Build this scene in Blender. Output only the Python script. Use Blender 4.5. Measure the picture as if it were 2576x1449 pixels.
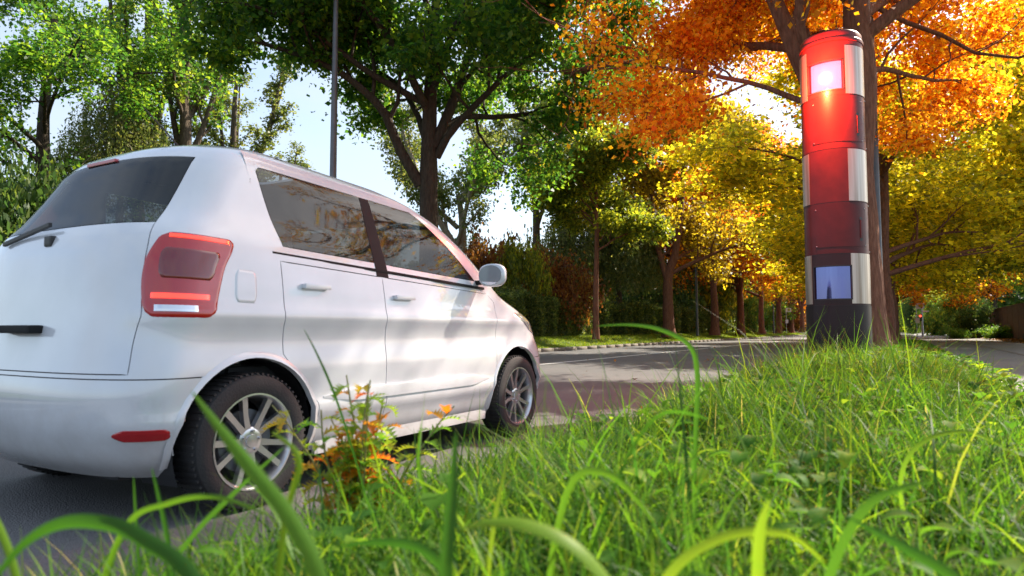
import bpy, bmesh, math, random
import numpy as np
from mathutils import Vector, Matrix
PI = math.pi
R = math.radians
for o in list(bpy.data.objects):
    bpy.data.objects.remove(o)
SC = bpy.context.scene
COL = SC.collection

# ---------------------------------------------------------------- camera
cam_d = bpy.data.cameras.new("camera")
cam = bpy.data.objects.new("camera", cam_d)
COL.objects.link(cam)
SC.camera = cam
CAMZ = 0.80
cam.location = (0, 0, CAMZ)
cam_d.sensor_width = 36
cam_d.lens = 36 * 1700 / 2576
cam.rotation_euler = (R(90 + 3.49), 0, R(30.0))
cam_d.clip_end = 3000
cam_d.clip_start = 0.02
cam_d.dof.use_dof = True
cam_d.dof.focus_distance = 7.6
cam_d.dof.aperture_fstop = 3.2

# ---------------------------------------------------------------- world and sun
SUN_AZ, SUN_EL = R(25), R(41)          # azimuth clockwise from +Y
world = bpy.data.worlds.new("World")
SC.world = world
world.use_nodes = True
wn = world.node_tree
wn.nodes.clear()
wo = wn.nodes.new("ShaderNodeOutputWorld")
wb = wn.nodes.new("ShaderNodeBackground")
sky = wn.nodes.new("ShaderNodeTexSky")
sky.sky_type = 'NISHITA'
sky.sun_disc = False
sky.sun_elevation = SUN_EL
sky.sun_rotation = SUN_AZ
sky.dust_density = 2.0
sky.air_density = 1.0
wb.inputs['Strength'].default_value = 0.135
# thin high cloud veiling the sky
tcw = wn.nodes.new("ShaderNodeTexCoord")
mpw = wn.nodes.new("ShaderNodeMapping")
mpw.inputs['Scale'].default_value = (1.2, 1.2, 3.0)
nzw = wn.nodes.new("ShaderNodeTexNoise")
nzw.inputs['Scale'].default_value = 2.2
nzw.inputs['Detail'].default_value = 8
nzw.inputs['Roughness'].default_value = 0.6
rpw = wn.nodes.new("ShaderNodeValToRGB")
rpw.color_ramp.elements[0].position = 0.36
rpw.color_ramp.elements[1].position = 0.66
rpw.color_ramp.elements[0].color = (0.25, 0.25, 0.25, 1)
rpw.color_ramp.elements[1].color = (0.85, 0.85, 0.85, 1)
mxw = wn.nodes.new("ShaderNodeMix")
mxw.data_type = 'RGBA'
mxw.inputs['B'].default_value = (2.8, 3.15, 3.6, 1)
wn.links.new(tcw.outputs['Generated'], mpw.inputs['Vector'])
wn.links.new(mpw.outputs[0], nzw.inputs['Vector'])
wn.links.new(nzw.outputs['Fac'], rpw.inputs[0])
wn.links.new(rpw.outputs[0], mxw.inputs['Factor'])
wn.links.new(sky.outputs[0], mxw.inputs['A'])
wn.links.new(mxw.outputs['Result'], wb.inputs[0])
wn.links.new(wb.outputs[0], wo.inputs[0])

sd = bpy.data.lights.new("sun", 'SUN')
sd.energy = 5.0
sd.angle = R(0.6)
sd.color = (1.0, 0.90, 0.74)
sun = bpy.data.objects.new("sun", sd)
COL.objects.link(sun)
sv = Vector((math.sin(SUN_AZ) * math.cos(SUN_EL), math.cos(SUN_AZ) * math.cos(SUN_EL), math.sin(SUN_EL)))
sun.rotation_euler = (-sv).to_track_quat('-Z', 'Y').to_euler()
sun.location = (10, 20, 30)

SC.view_settings.view_transform = 'Standard'
SC.view_settings.look = 'None'
SC.view_settings.gamma = 1
SC.view_settings.use_curve_mapping = False
SC.view_settings.exposure = 1.2
SC.render.engine = 'CYCLES'
SC.cycles.max_bounces = 12
SC.cycles.diffuse_bounces = 8
SC.cycles.transparent_max_bounces = 12
SC.cycles.transmission_bounces = 6
SC.cycles.sample_clamp_indirect = 6

# ---------------------------------------------------------------- materials
def lin(c):
    return (c[0], c[1], c[2], 1)

def newmat(name):
    m = bpy.data.materials.new(name)
    m.use_nodes = True
    nt = m.node_tree
    return m, nt, nt.nodes['Principled BSDF']

def N(nt, typ, **kw):
    n = nt.nodes.new(typ)
    for k, v in kw.items():
        n.inputs[k].default_value = v
    return n

def ramp(nt, stops):
    r = nt.nodes.new("ShaderNodeValToRGB")
    e = r.color_ramp.elements
    while len(e) < len(stops):
        e.new(0.5)
    for k, (p, c) in enumerate(stops):
        e[k].position = p
        e[k].color = lin(c)
    return r

def simple(name, col, rough=0.5, metal=0.0, coat=0.0, noise=0.12, nscale=6.0, bump=0.0, bscale=60, spec=0.5):
    m, nt, b = newmat(name)
    b.inputs['Roughness'].default_value = rough
    b.inputs['Metallic'].default_value = metal
    b.inputs['Coat Weight'].default_value = coat
    b.inputs['Coat Roughness'].default_value = 0.04
    b.inputs['Specular IOR Level'].default_value = spec
    tc = nt.nodes.new("ShaderNodeTexCoord")
    nz = N(nt, "ShaderNodeTexNoise", Scale=nscale, Detail=6.0, Roughness=0.6)
    nt.links.new(tc.outputs['Object'], nz.inputs['Vector'])
    r = ramp(nt, [(0.3, [c * (1 - noise) for c in col]), (0.7, [min(1, c * (1 + noise)) for c in col])])
    nt.links.new(nz.outputs['Fac'], r.inputs[0])
    nt.links.new(r.outputs[0], b.inputs['Base Color'])
    if bump:
        n2 = N(nt, "ShaderNodeTexNoise", Scale=bscale, Detail=4.0)
        nt.links.new(tc.outputs['Object'], n2.inputs['Vector'])
        bp = N(nt, "ShaderNodeBump", Strength=bump, Distance=0.02)
        nt.links.new(n2.outputs['Fac'], bp.inputs['Height'])
        nt.links.new(bp.outputs[0], b.inputs['Normal'])
    return m

def leafmat(name, stops, trans=0.5, rough=0.45, tgain=1.6, tscale=(1.15, 1.1, 0.6), spec=0.4):
    """Thin leaf: every leaf (mesh island) takes its own tint from the ramp, light shines through it."""
    m, nt, b = newmat(name)
    g = nt.nodes.new("ShaderNodeNewGeometry")
    r = ramp(nt, stops)
    nt.links.new(g.outputs['Random Per Island'], r.inputs[0])
    nt.links.new(r.outputs[0], b.inputs['Base Color'])
    b.inputs['Roughness'].default_value = rough
    b.inputs['Specular IOR Level'].default_value = spec
    tr = nt.nodes.new("ShaderNodeBsdfTranslucent")
    mul = nt.nodes.new("ShaderNodeMix")
    mul.data_type = 'RGBA'
    mul.blend_type = 'MULTIPLY'
    mul.inputs['Factor'].default_value = 1
    mul.inputs['B'].default_value = (tgain * tscale[0], tgain * tscale[1], tgain * tscale[2], 1)
    nt.links.new(r.outputs[0], mul.inputs['A'])
    nt.links.new(mul.outputs['Result'], tr.inputs['Color'])
    mx = nt.nodes.new("ShaderNodeMixShader")
    mx.inputs[0].default_value = trans
    nt.links.new(b.outputs[0], mx.inputs[1])
    nt.links.new(tr.outputs[0], mx.inputs[2])
    nt.links.new(mx.outputs[0], nt.nodes['Material Output'].inputs['Surface'])
    return m

def barkmat(name, c1, c2, scale=9):
    m, nt, b = newmat(name)
    b.inputs['Roughness'].default_value = 0.9
    b.inputs['Specular IOR Level'].default_value = 0.2
    tc = nt.nodes.new("ShaderNodeTexCoord")
    mp = nt.nodes.new("ShaderNodeMapping")
    mp.inputs['Scale'].default_value = (1, 1, 0.22)
    nt.links.new(tc.outputs['Object'], mp.inputs['Vector'])
    nz = N(nt, "ShaderNodeTexNoise", Scale=scale * 2.2, Detail=8.0, Roughness=0.7)
    vo = N(nt, "ShaderNodeTexVoronoi", Scale=scale * 2.0)
    nt.links.new(mp.outputs[0], nz.inputs['Vector'])
    nt.links.new(mp.outputs[0], vo.inputs['Vector'])
    r = ramp(nt, [(0.3, c1), (0.7, c2)])
    nt.links.new(nz.outputs['Fac'], r.inputs[0])
    nt.links.new(r.outputs[0], b.inputs['Base Color'])
    add = nt.nodes.new("ShaderNodeMath")
    add.operation = 'ADD'
    nt.links.new(nz.outputs['Fac'], add.inputs[0])
    nt.links.new(vo.outputs['Distance'], add.inputs[1])
    bp = N(nt, "ShaderNodeBump", Strength=0.9, Distance=0.03)
    nt.links.new(add.outputs[0], bp.inputs['Height'])
    nt.links.new(bp.outputs[0], b.inputs['Normal'])
    return m

def asphalt(name, dark, light, streak=0.0):
    m, nt, b = newmat(name)
    b.inputs['Roughness'].default_value = 0.75
    tc = nt.nodes.new("ShaderNodeTexCoord")
    big = N(nt, "ShaderNodeTexNoise", Scale=0.35, Detail=5.0, Roughness=0.6)
    fine = N(nt, "ShaderNodeTexNoise", Scale=90.0, Detail=5.0, Roughness=0.75)
    vo = N(nt, "ShaderNodeTexVoronoi", Scale=130.0)
    for n in (big, fine, vo):
        nt.links.new(tc.outputs['Object'], n.inputs['Vector'])
    mix = nt.nodes.new("ShaderNodeMath"); mix.operation = 'MULTIPLY_ADD'
    mix.inputs[1].default_value = 0.45
    nt.links.new(big.outputs['Fac'], mix.inputs[0])
    m2 = nt.nodes.new("ShaderNodeMath"); m2.operation = 'MULTIPLY'
    m2.inputs[1].default_value = 0.55
    nt.links.new(fine.outputs['Fac'], m2.inputs[0])
    nt.links.new(m2.outputs[0], mix.inputs[2])
    r = ramp(nt, [(0.36, dark), (0.62, light)])
    nt.links.new(mix.outputs[0], r.inputs[0])
    sp = ramp(nt, [(0.0, (1.5, 1.5, 1.5)), (0.35, (1, 1, 1)), (1.0, (0.75, 0.75, 0.75))])
    nt.links.new(vo.outputs['Distance'], sp.inputs[0])
    mul = nt.nodes.new("ShaderNodeMix"); mul.data_type = 'RGBA'; mul.blend_type = 'MULTIPLY'
    mul.inputs['Factor'].default_value = 1
    nt.links.new(r.outputs[0], mul.inputs['A'])
    nt.links.new(sp.outputs[0], mul.inputs['B'])
    nt.links.new(mul.outputs['Result'], b.inputs['Base Color'])
    bp = N(nt, "ShaderNodeBump", Strength=0.8, Distance=0.006)
    nt.links.new(vo.outputs['Distance'], bp.inputs['Height'])
    nt.links.new(bp.outputs[0], b.inputs['Normal'])
    return m

M = {}
M['asphalt'] = asphalt('asphalt', (0.075, 0.074, 0.078), (0.145, 0.140, 0.140))
M['path'] = asphalt('path_asphalt', (0.11, 0.105, 0.10), (0.20, 0.19, 0.18))
M['slabs'] = asphalt('path_slabs', (0.13, 0.125, 0.12), (0.24, 0.23, 0.215))
M['kerb'] = simple('kerb_stone', (0.17, 0.145, 0.12), 0.85, noise=0.35, nscale=9, bump=0.5, bscale=40)
M['line'] = simple('road_paint', (0.72, 0.72, 0.70), 0.6, noise=0.2, nscale=20)
M['soil'] = simple('soil', (0.045, 0.042, 0.02), 0.95, noise=0.4, nscale=12, bump=0.7, bscale=30)
M['lawn'] = simple('lawn_ground', (0.05, 0.075, 0.018), 0.95, noise=0.4, nscale=2.5, bump=0.6, bscale=30)
M['bark'] = barkmat('bark', (0.055, 0.040, 0.028), (0.17, 0.13, 0.095))
M['bark_red'] = barkmat('bark_reddish', (0.10, 0.040, 0.026), (0.26, 0.12, 0.075))
M['bark_pale'] = barkmat('bark_pale', (0.16, 0.135, 0.10), (0.42, 0.36, 0.28), 6)
M['bark_dark'] = barkmat('bark_dark', (0.030, 0.024, 0.018), (0.085, 0.065, 0.048))
M['pole_grey'] = simple('pole_grey', (0.11, 0.115, 0.125), 0.45, metal=0.4, noise=0.15)
M['pole_pale'] = simple('pole_galvanised', (0.45, 0.46, 0.48), 0.45, metal=0.5)
M['wall'] = simple('wall_brown', (0.095, 0.070, 0.052), 0.9, noise=0.25, nscale=4, bump=0.4)
M['brick_pale'] = simple('block_pale', (0.30, 0.22, 0.13), 0.9, noise=0.25, bump=0.4)
M['white'] = simple('sign_white', (0.80, 0.80, 0.78), 0.5, noise=0.04)
M['yellow'] = simple('sign_yellow', (0.85, 0.62, 0.03), 0.5, noise=0.04)
M['green'] = simple('sign_green', (0.02, 0.25, 0.08), 0.5, noise=0.04)
M['blue'] = simple('sign_blue', (0.02, 0.12, 0.60), 0.45, noise=0.04)
M['black'] = simple('black_plastic', (0.02, 0.02, 0.022), 0.5, noise=0.1)

M['leaf_green'] = leafmat('leaf_green', [(0.0, (0.022, 0.070, 0.018)), (0.5, (0.050, 0.125, 0.018)), (1.0, (0.16, 0.23, 0.02))], 0.58, tgain=2.4)
M['leaf_dark'] = leafmat('leaf_dark', [(0.0, (0.025, 0.060, 0.022)), (0.6, (0.055, 0.105, 0.030)), (1.0, (0.13, 0.17, 0.035))], 0.5, tgain=2.2)
M['leaf_fresh'] = leafmat('leaf_fresh', [(0.0, (0.04, 0.11, 0.028)), (0.5, (0.10, 0.19, 0.035)), (1.0, (0.28, 0.31, 0.04))], 0.55, tgain=2.1)
M['leaf_pale'] = leafmat('leaf_pale', [(0.0, (0.07, 0.11, 0.035)), (0.5, (0.13, 0.17, 0.05)), (1.0, (0.26, 0.26, 0.09))], 0.5, tgain=1.6)
M['leaf_olive'] = leafmat('leaf_olive', [(0.0, (0.05, 0.080, 0.016)), (0.5, (0.12, 0.155, 0.018)), (1.0, (0.33, 0.31, 0.025))], 0.58, tgain=2.4)
M['leaf_amber_glow'] = leafmat('leaf_amber_glow', [(0.0, (0.16, 0.045, 0.006)), (0.45, (0.34, 0.11, 0.008)), (0.8, (0.48, 0.22, 0.012)), (1.0, (0.56, 0.38, 0.02))], 0.68, tgain=2.3)  # autumn amber, with the orange tint of the flash glow put into it
M['leaf_orange_glow'] = leafmat('leaf_orange_glow', [(0.0, (0.26, 0.060, 0.006)), (0.3, (0.46, 0.16, 0.008)), (0.6, (0.56, 0.29, 0.012)), (1.0, (0.62, 0.46, 0.03))], 0.62, tgain=2.0)  # autumn orange plus the flash glow's tint, both in the leaf colour
M['leaf_yellow'] = leafmat('leaf_yellow', [(0.0, (0.11, 0.12, 0.012)), (0.5, (0.30, 0.27, 0.014)), (1.0, (0.62, 0.48, 0.03))], 0.68, tgain=2.4)
M['leaf_bronze'] = leafmat('leaf_bronze', [(0.0, (0.09, 0.065, 0.012)), (0.45, (0.19, 0.15, 0.014)), (0.8, (0.34, 0.24, 0.016)), (1.0, (0.48, 0.38, 0.02))], 0.62, tgain=2.2)
M['grass_tall'] = leafmat('grass_tall', [(0.0, (0.022, 0.085, 0.014)), (0.5, (0.06, 0.17, 0.016)), (1.0, (0.17, 0.28, 0.02))], 0.5, rough=0.5, tgain=1.9, spec=.25)
M['leaf_red'] = leafmat('leaf_red', [(0.0, (0.09, 0.030, 0.014)), (0.6, (0.21, 0.075, 0.024)), (1.0, (0.32, 0.17, 0.03))], 0.5, tgain=1.6)
M['leaf_brown'] = leafmat('leaf_fallen', [(0.0, (0.12, 0.045, 0.015)), (0.5, (0.30, 0.12, 0.025)), (1.0, (0.48, 0.24, 0.04))], 0.25, tgain=1.2)
M['hedge'] = leafmat('leaf_hedge', [(0.0, (0.035, 0.065, 0.022)), (0.6, (0.080, 0.115, 0.034)), (1.0, (0.20, 0.23, 0.06))], 0.5, tgain=2.3)
M['grass'] = leafmat('grass_blade', [(0.0, (0.022, 0.075, 0.014)), (0.40, (0.055, 0.15, 0.016)), (0.80, (0.10, 0.21, 0.016)), (0.975, (0.19, 0.28, 0.02)), (1.0, (0.38, 0.33, 0.14))], 0.5, rough=0.5, tgain=1.9, spec=.22)
M['grass_far'] = leafmat('grass_far', [(0.0, (0.07, 0.14, 0.012)), (0.6, (0.16, 0.24, 0.018)), (1.0, (0.32, 0.33, 0.04))], 0.5, tgain=1.7)
M['weed'] = leafmat('weed_leaf', [(0.0, (0.035, 0.11, 0.016)), (0.7, (0.075, 0.18, 0.018)), (1.0, (0.20, 0.30, 0.025))], 0.5, rough=0.6, tgain=2.0, spec=.12)

# ---------------------------------------------------------------- helpers
def link(o, parent=None):
    COL.objects.link(o)
    if parent is not None:
        o.parent = parent
    return o

def tag(o, label=None, cat=None, group=None, kind=None):
    if label: o['label'] = label
    if cat: o['category'] = cat
    if group: o['group'] = group
    if kind: o['kind'] = kind
    return o

def empty(name, loc=(0, 0, 0), rz=0.0):
    o = bpy.data.objects.new(name, None)
    o.location = loc
    o.rotation_euler = (0, 0, rz)
    o.empty_display_size = 0.2
    return link(o)

def np_mesh(name, V, F, mat, parent=None, smooth=False):
    """V (n,3), F (m,k) all faces with k corners."""
    V = np.ascontiguousarray(V, dtype=np.float32)
    F = np.ascontiguousarray(F, dtype=np.int32)
    me = bpy.data.meshes.new(name)
    me.vertices.add(len(V)); me.vertices.foreach_set('co', V.ravel())
    k = F.shape[1]
    me.loops.add(F.size); me.loops.foreach_set('vertex_index', F.ravel())
    me.polygons.add(len(F))
    me.polygons.foreach_set('loop_start', np.arange(0, F.size, k, dtype=np.int32))
    me.update(calc_edges=True)
    if smooth:
        me.polygons.foreach_set('use_smooth', np.ones(len(F), dtype=bool))
    me.materials.append(mat)
    return link(bpy.data.objects.new(name, me), parent)

def bm_obj(name, bm, mat, parent=None, smooth=False, angle=None):
    me = bpy.data.meshes.new(name)
    bm.normal_update()
    bm.to_mesh(me); bm.free()
    if smooth:
        me.polygons.foreach_set('use_smooth', np.ones(len(me.polygons), dtype=bool))
        if angle is not None:
            me.set_sharp_from_angle(angle=R(angle))
    for mm in (mat if isinstance(mat, (list, tuple)) else [mat]):
        me.materials.append(mm)
    return link(bpy.data.objects.new(name, me), parent)

def add_box(bm, c, s, rot=None, bevel=0.0):
    mt = Matrix.Translation(c)
    if rot is not None: mt = mt @ rot
    mt = mt @ Matrix.Diagonal((s[0], s[1], s[2], 1))
    r = bmesh.ops.create_cube(bm, size=1.0, matrix=mt)
    if bevel:
        vs = set(r['verts'])
        es = [e for e in bm.edges if e.verts[0] in vs and e.verts[1] in vs]
        bmesh.ops.bevel(bm, geom=es, offset=bevel, segments=2, affect='EDGES', profile=0.7)

def lathe(bm, prof, n=32, axis='Z', cap=True):
    """prof: list of (r, h)."""
    rings = []
    for r, h in prof:
        ring = []
        for k in range(n):
            a = 2 * PI * k / n
            x, y = r * math.cos(a), r * math.sin(a)
            p = (x, y, h) if axis == 'Z' else (h, x, y)
            ring.append(bm.verts.new(p))
        rings.append(ring)
    for a, b in zip(rings, rings[1:]):
        for k in range(n):
            bm.faces.new((a[k], a[(k + 1) % n], b[(k + 1) % n], b[k]))
    if cap:
        bm.faces.new(list(reversed(rings[0])))
        bm.faces.new(rings[-1])

def tube_np(pts, rad, n):
    pts = np.asarray(pts, float); rad = np.asarray(rad, float)
    t = np.gradient(pts, axis=0)
    t /= np.linalg.norm(t, axis=1)[:, None] + 1e-9
    ref = np.array([1.0, 0.0, 0.0]) if abs(t[0][0]) < 0.8 else np.array([0.0, 1.0, 0.0])
    u = np.cross(t, ref); u /= np.linalg.norm(u, axis=1)[:, None] + 1e-9
    v = np.cross(t, u)
    a = np.linspace(0, 2 * PI, n, endpoint=False)
    P = pts[:, None, :] + rad[:, None, None] * (np.cos(a)[None, :, None] * u[:, None, :] + np.sin(a)[None, :, None] * v[:, None, :])
    V = P.reshape(-1, 3)
    m = len(pts)
    i = np.arange(m - 1)[:, None] * n
    k = np.arange(n)[None, :]
    k2 = (k + 1) % n
    F = np.stack([i + k, i + k2, i + n + k2, i + n + k], -1).reshape(-1, 4)
    return V, F

def merge(parts):
    Vs, Fs, off = [], [], 0
    for V, F in parts:
        Vs.append(V); Fs.append(F + off); off += len(V)
    return np.concatenate(Vs), np.concatenate(Fs)

def tube_obj(name, pts, rad, n, mat, parent=None):
    V, F = tube_np(pts, rad, n)
    return np_mesh(name, V, F, mat, parent, True)

def unit(v):
    return v / (np.linalg.norm(v, axis=-1, keepdims=True) + 1e-9)

# ---------------------------------------------------------------- leaves and trees
def leaves_np(C, size, rng, flat=0.5, wide=0.75, droop=0.25, svar=0.35, axis=None):
    """one folded kite-shaped leaf per centre"""
    n = len(C)
    a = rng.normal(size=(n, 3)) if axis is None else axis + rng.normal(size=(n, 3)) * 0.35
    a[:, 2] -= droop
    a = unit(a)
    up = rng.normal(size=(n, 3)) * (1 - flat) + np.array([0, 0, flat])
    s = unit(np.cross(a, up))
    nn = np.cross(s, a)
    L = size * (1 + svar * rng.normal(size=n)).clip(0.45, 1.8)
    L = L[:, None]
    fold = rng.uniform(0.0, 0.25, size=(n, 1)) * L
    P0 = C
    P1 = C + a * L * 0.48 + s * L * wide * 0.5 + nn * fold
    P2 = C + a * L
    P3 = C + a * L * 0.48 - s * L * wide * 0.5 + nn * fold
    V = np.stack([P0, P1, P2, P3], 1).reshape(-1, 3)
    F = np.arange(4 * n).reshape(-1, 4)
    return V, F

def branch_pts(rng, p, d, L, nseg, wob, up):
    pts = [np.array(p, float)]
    d = np.array(d, float)
    st = L / nseg
    for k in range(nseg):
        d = d + rng.normal(size=3) * wob + np.array([0, 0, up])
        d = d / np.linalg.norm(d)
        pts.append(pts[-1] + d * st)
    return np.array(pts)

def sub_grow(rng, pts, r0, L, lev, maxlev, segs, tips, o):
    """spawn children off a branch polyline"""
    if lev >= maxlev:
        for f in o.get('tipf', (0.35, 0.6, 0.8, 1.0)):
            q = f * (len(pts) - 1); i = min(int(q), len(pts) - 2)
            tips.append(pts[i] + (pts[i + 1] - pts[i]) * (q - i))
        return
    nch = o['n'][min(lev, len(o['n']) - 1)]
    for k in range(nch):
        f = o['f0'] + (1 - o['f0']) * (k + rng.uniform(0.2, 0.8)) / nch
        q = f * (len(pts) - 1); i = min(int(q), len(pts) - 2)
        p = pts[i] + (pts[i + 1] - pts[i]) * (q - i)
        t = unit(pts[i + 1] - pts[i])
        side = unit(np.cross(t, rng.normal(size=3)))
        ang = o['ang'] + rng.normal() * 0.2
        d = t * math.cos(ang) + side * math.sin(ang)
        d[2] += o.get('lift', 0.1)
        d = unit(d)
        Lc = L * o['ratio'] * (1.15 - 0.5 * f) * rng.uniform(0.75, 1.2)
        rc = max(0.012, r0 * (1 - 0.65 * f) * 0.55)
        bp = branch_pts(rng, p, d, Lc, 5, 0.16, o.get('up', 0.05))
        segs.append((bp, np.linspace(rc, max(0.006, rc * 0.3), len(bp)), lev + 1))
        sub_grow(rng, bp, rc, Lc, lev + 1, maxlev, segs, tips, o)

def smooth_poly(P, n):
    P = np.array(P, float)
    k = len(P)
    t = np.linspace(0, k - 1, n)
    out = []
    for tt in t:
        i = min(int(tt), k - 2); f = tt - i
        p0 = P[max(i - 1, 0)]; p1 = P[i]; p2 = P[i + 1]; p3 = P[min(i + 2, k - 1)]
        out.append(0.5 * ((2 * p1) + (-p0 + p2) * f + (2 * p0 - 5 * p1 + 4 * p2 - p3) * f * f + (-p0 + 3 * p1 - 3 * p2 + p3) * f ** 3))
    return np.array(out)

def build_tree(name, seed, trunk, r_base, limbs, o, leaf_n, leaf_size, clump, mat_b, mat_l, flat=0.55, flare=0.5, keep=None, wide=0.75, droop=0.25):
    """trunk: polyline; limbs: list of (polyline, r0). Returns root Empty > trunk, crown (local coords)."""
    rng = np.random.default_rng(seed)
    segs, tips = [], []
    tp = smooth_poly(trunk, 22)
    zz = np.linspace(0, 1, 22)
    tr = r_base * (1 - 0.72 * zz ** 1.1)
    tr = tr * (1 + flare * np.exp(-zz * 22))
    tr *= 1 + rng.normal(size=22) * 0.025
    segs.append((tp, tr, 0))
    H = np.linalg.norm(tp[-1] - tp[0])
    for (pl, r0) in limbs:
        lp = smooth_poly(pl, 12)
        lp[1:] += np.cumsum(rng.normal(size=(11, 3)) * 0.018, axis=0)
        Ll = np.sum(np.linalg.norm(np.diff(lp, axis=0), axis=1))
        segs.append((lp, np.linspace(r0, r0 * 0.28, 12), 1))
        sub_grow(rng, lp, r0, Ll, 1, o['max'], segs, tips, o)
    parts = []
    for pts, rad, lev in segs:
        parts.append(tube_np(pts, rad, (14, 8, 5, 3, 3)[min(lev, 4)]))
    V, F = merge(parts)
    root = empty(name)
    np_mesh('trunk', V, F, mat_b, root, True)
    T = np.array(tips)
    if keep is not None:
        T = T[keep(T)]
    per = max(1, int(leaf_n / len(T)))
    C = np.repeat(T, per, axis=0)
    sg = clump * rng.uniform(0.6, 1.3, size=(len(T), 1)).repeat(per, axis=0)
    C = C + rng.normal(size=C.shape) * sg * np.array([1, 1, 0.6])
    V, F = leaves_np(C, leaf_size, rng, flat=flat, wide=wide, droop=droop)
    np_mesh('crown', V, F, mat_l, root)
    return root

def copy_tree(src, loc, rz, sc, mats=None):
    r = src.copy(); link(r)
    r.location = loc; r.rotation_euler = (0, 0, rz); r.scale = sc if isinstance(sc, tuple) else (sc, sc, sc)
    for ch in list(src.children):
        c = ch.copy(); COL.objects.link(c); c.parent = r
        if mats:
            c.material_slots[0].link = 'OBJECT'
            c.material_slots[0].material = mats[1] if ch.name.startswith('crown') else mats[0]
    return r

# ---------------------------------------------------------------- the ground
def vnoise(x, y, s=1.0, seed=0):
    return (np.sin(x * 1.7 * s + seed) * np.cos(y * 1.3 * s + seed * 2.1) + 0.5 * np.sin(x * 3.9 * s + 1.3 + seed) * np.sin(y * 3.1 * s + 0.7)) / 1.5

XK, XP = -1.40, 1.00
def zverge(x, y):
    u = np.clip((x - XK) / (XP - XK), 0, 1)
    base = 0.12 + 0.03 * u
    m = np.sin(PI * u ** 0.78) ** 0.8
    amp = np.interp(y, [-5, 0, 3, 8, 13, 22, 40, 200], [0.16, 0.18, 0.22, 0.26, 0.22, 0.14, 0.08, 0.06])
    return base + amp * m + 0.012 * vnoise(x, y, 2.2)
XF = -10.95
def zfar(x, y):
    u = np.clip((XF - 0.12 - x) / 2.2, 0, 1)
    return 0.11 + 0.30 * (u * u * (3 - 2 * u)) + 0.015 * vnoise(x, y, 1.6)

def grid_sheet(name, x0, x1, nx, ys, zf, mat, smooth=True):
    xs = np.linspace(x0, x1, nx)
    X, Y = np.meshgrid(xs, ys)
    Z = zf(X, Y)
    V = np.stack([X, Y, Z], -1).reshape(-1, 3)
    i = np.arange(len(ys) - 1)[:, None] * nx; k = np.arange(nx - 1)[None, :]
    F = np.stack([i + k, i + k + 1, i + nx + k + 1, i + nx + k], -1).reshape(-1, 4)
    return np_mesh(name, V, F, mat, None, smooth)

o = grid_sheet('ground', -900, 900, 2, np.array([-600.0, 1500.0]), lambda x, y: x * 0 - 0.02, M['soil'])
tag(o, kind='structure')
ys = np.concatenate([np.linspace(-12, 30, 160), np.linspace(30.5, 260, 120)])
o = grid_sheet('road', XF, XK, 8, ys, lambda x, y: x * 0, M['asphalt']); tag(o, kind='structure')
o = grid_sheet('verge_ground', XK + 0.10, XP, 40, ys, zverge, M['soil']); tag(o, kind='structure')
o = grid_sheet('far_verge_ground', -40, XF - 0.14, 60, ys, zfar, M['lawn']); tag(o, kind='structure')
o = grid_sheet('path', XP, 2.60, 8, ys, lambda x, y: x * 0 + 0.14, M['path']); tag(o, kind='structure')
o = grid_sheet('pavement', 2.72, 6.4, 8, ys, lambda x, y: x * 0 + 0.145, M['slabs']); tag(o, kind='structure')
o = grid_sheet('field', 6.4, 60, 8, ys, lambda x, y: x * 0 + 0.15, M['lawn']); tag(o, kind='structure')

def kerb(name, x0, x1, zt, L0, L1, step, label=None):
    parts = []
    rng = random.Random(4)
    y = L0
    while y < L1:
        a, b = y + 0.006, y + step - 0.006
        dz = rng.uniform(-0.006, 0.006); dx = rng.uniform(-0.004, 0.004)
        e = 0.018
        V = np.array([(x0, a, -0.02), (x1, a, -0.02), (x1, a, zt - e), (x1 - e, a, zt), (x0 + e, a, zt), (x0, a, zt - e)], float)
        V[:, 2] += dz; V[:, 0] += dx
        V2 = V.copy(); V2[:, 1] = b
        VV = np.concatenate([V, V2])
        F = []
        for k in range(6):
            k2 = (k + 1) % 6
            F.append((k, k2, k2 + 6, k + 6))
        F += [(0, 5, 4, 3), (0, 3, 2, 1), (6, 9, 10, 11), (6, 7, 8, 9)]
        parts.append((VV, np.array(F)))
        y += step
    V, F = merge(parts)
    o = np_mesh(name, V, F, M['kerb'])
    tag(o, kind='structure')
kerb('near_kerb', XK - 0.02, XK + 0.11, 0.12, -6, 160, 1.0)
kerb('far_kerb', XF - 0.15, XF + 0.0, 0.12, 2, 200, 1.0)
kerb('path_kerb', 2.60, 2.72, 0.152, -4, 160, 1.0)
o = grid_sheet('road_marking', -7.20, -7.07, 3, ys[::2], lambda x, y: x * 0 + 0.004, M['line']); tag(o, kind='structure')

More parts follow.
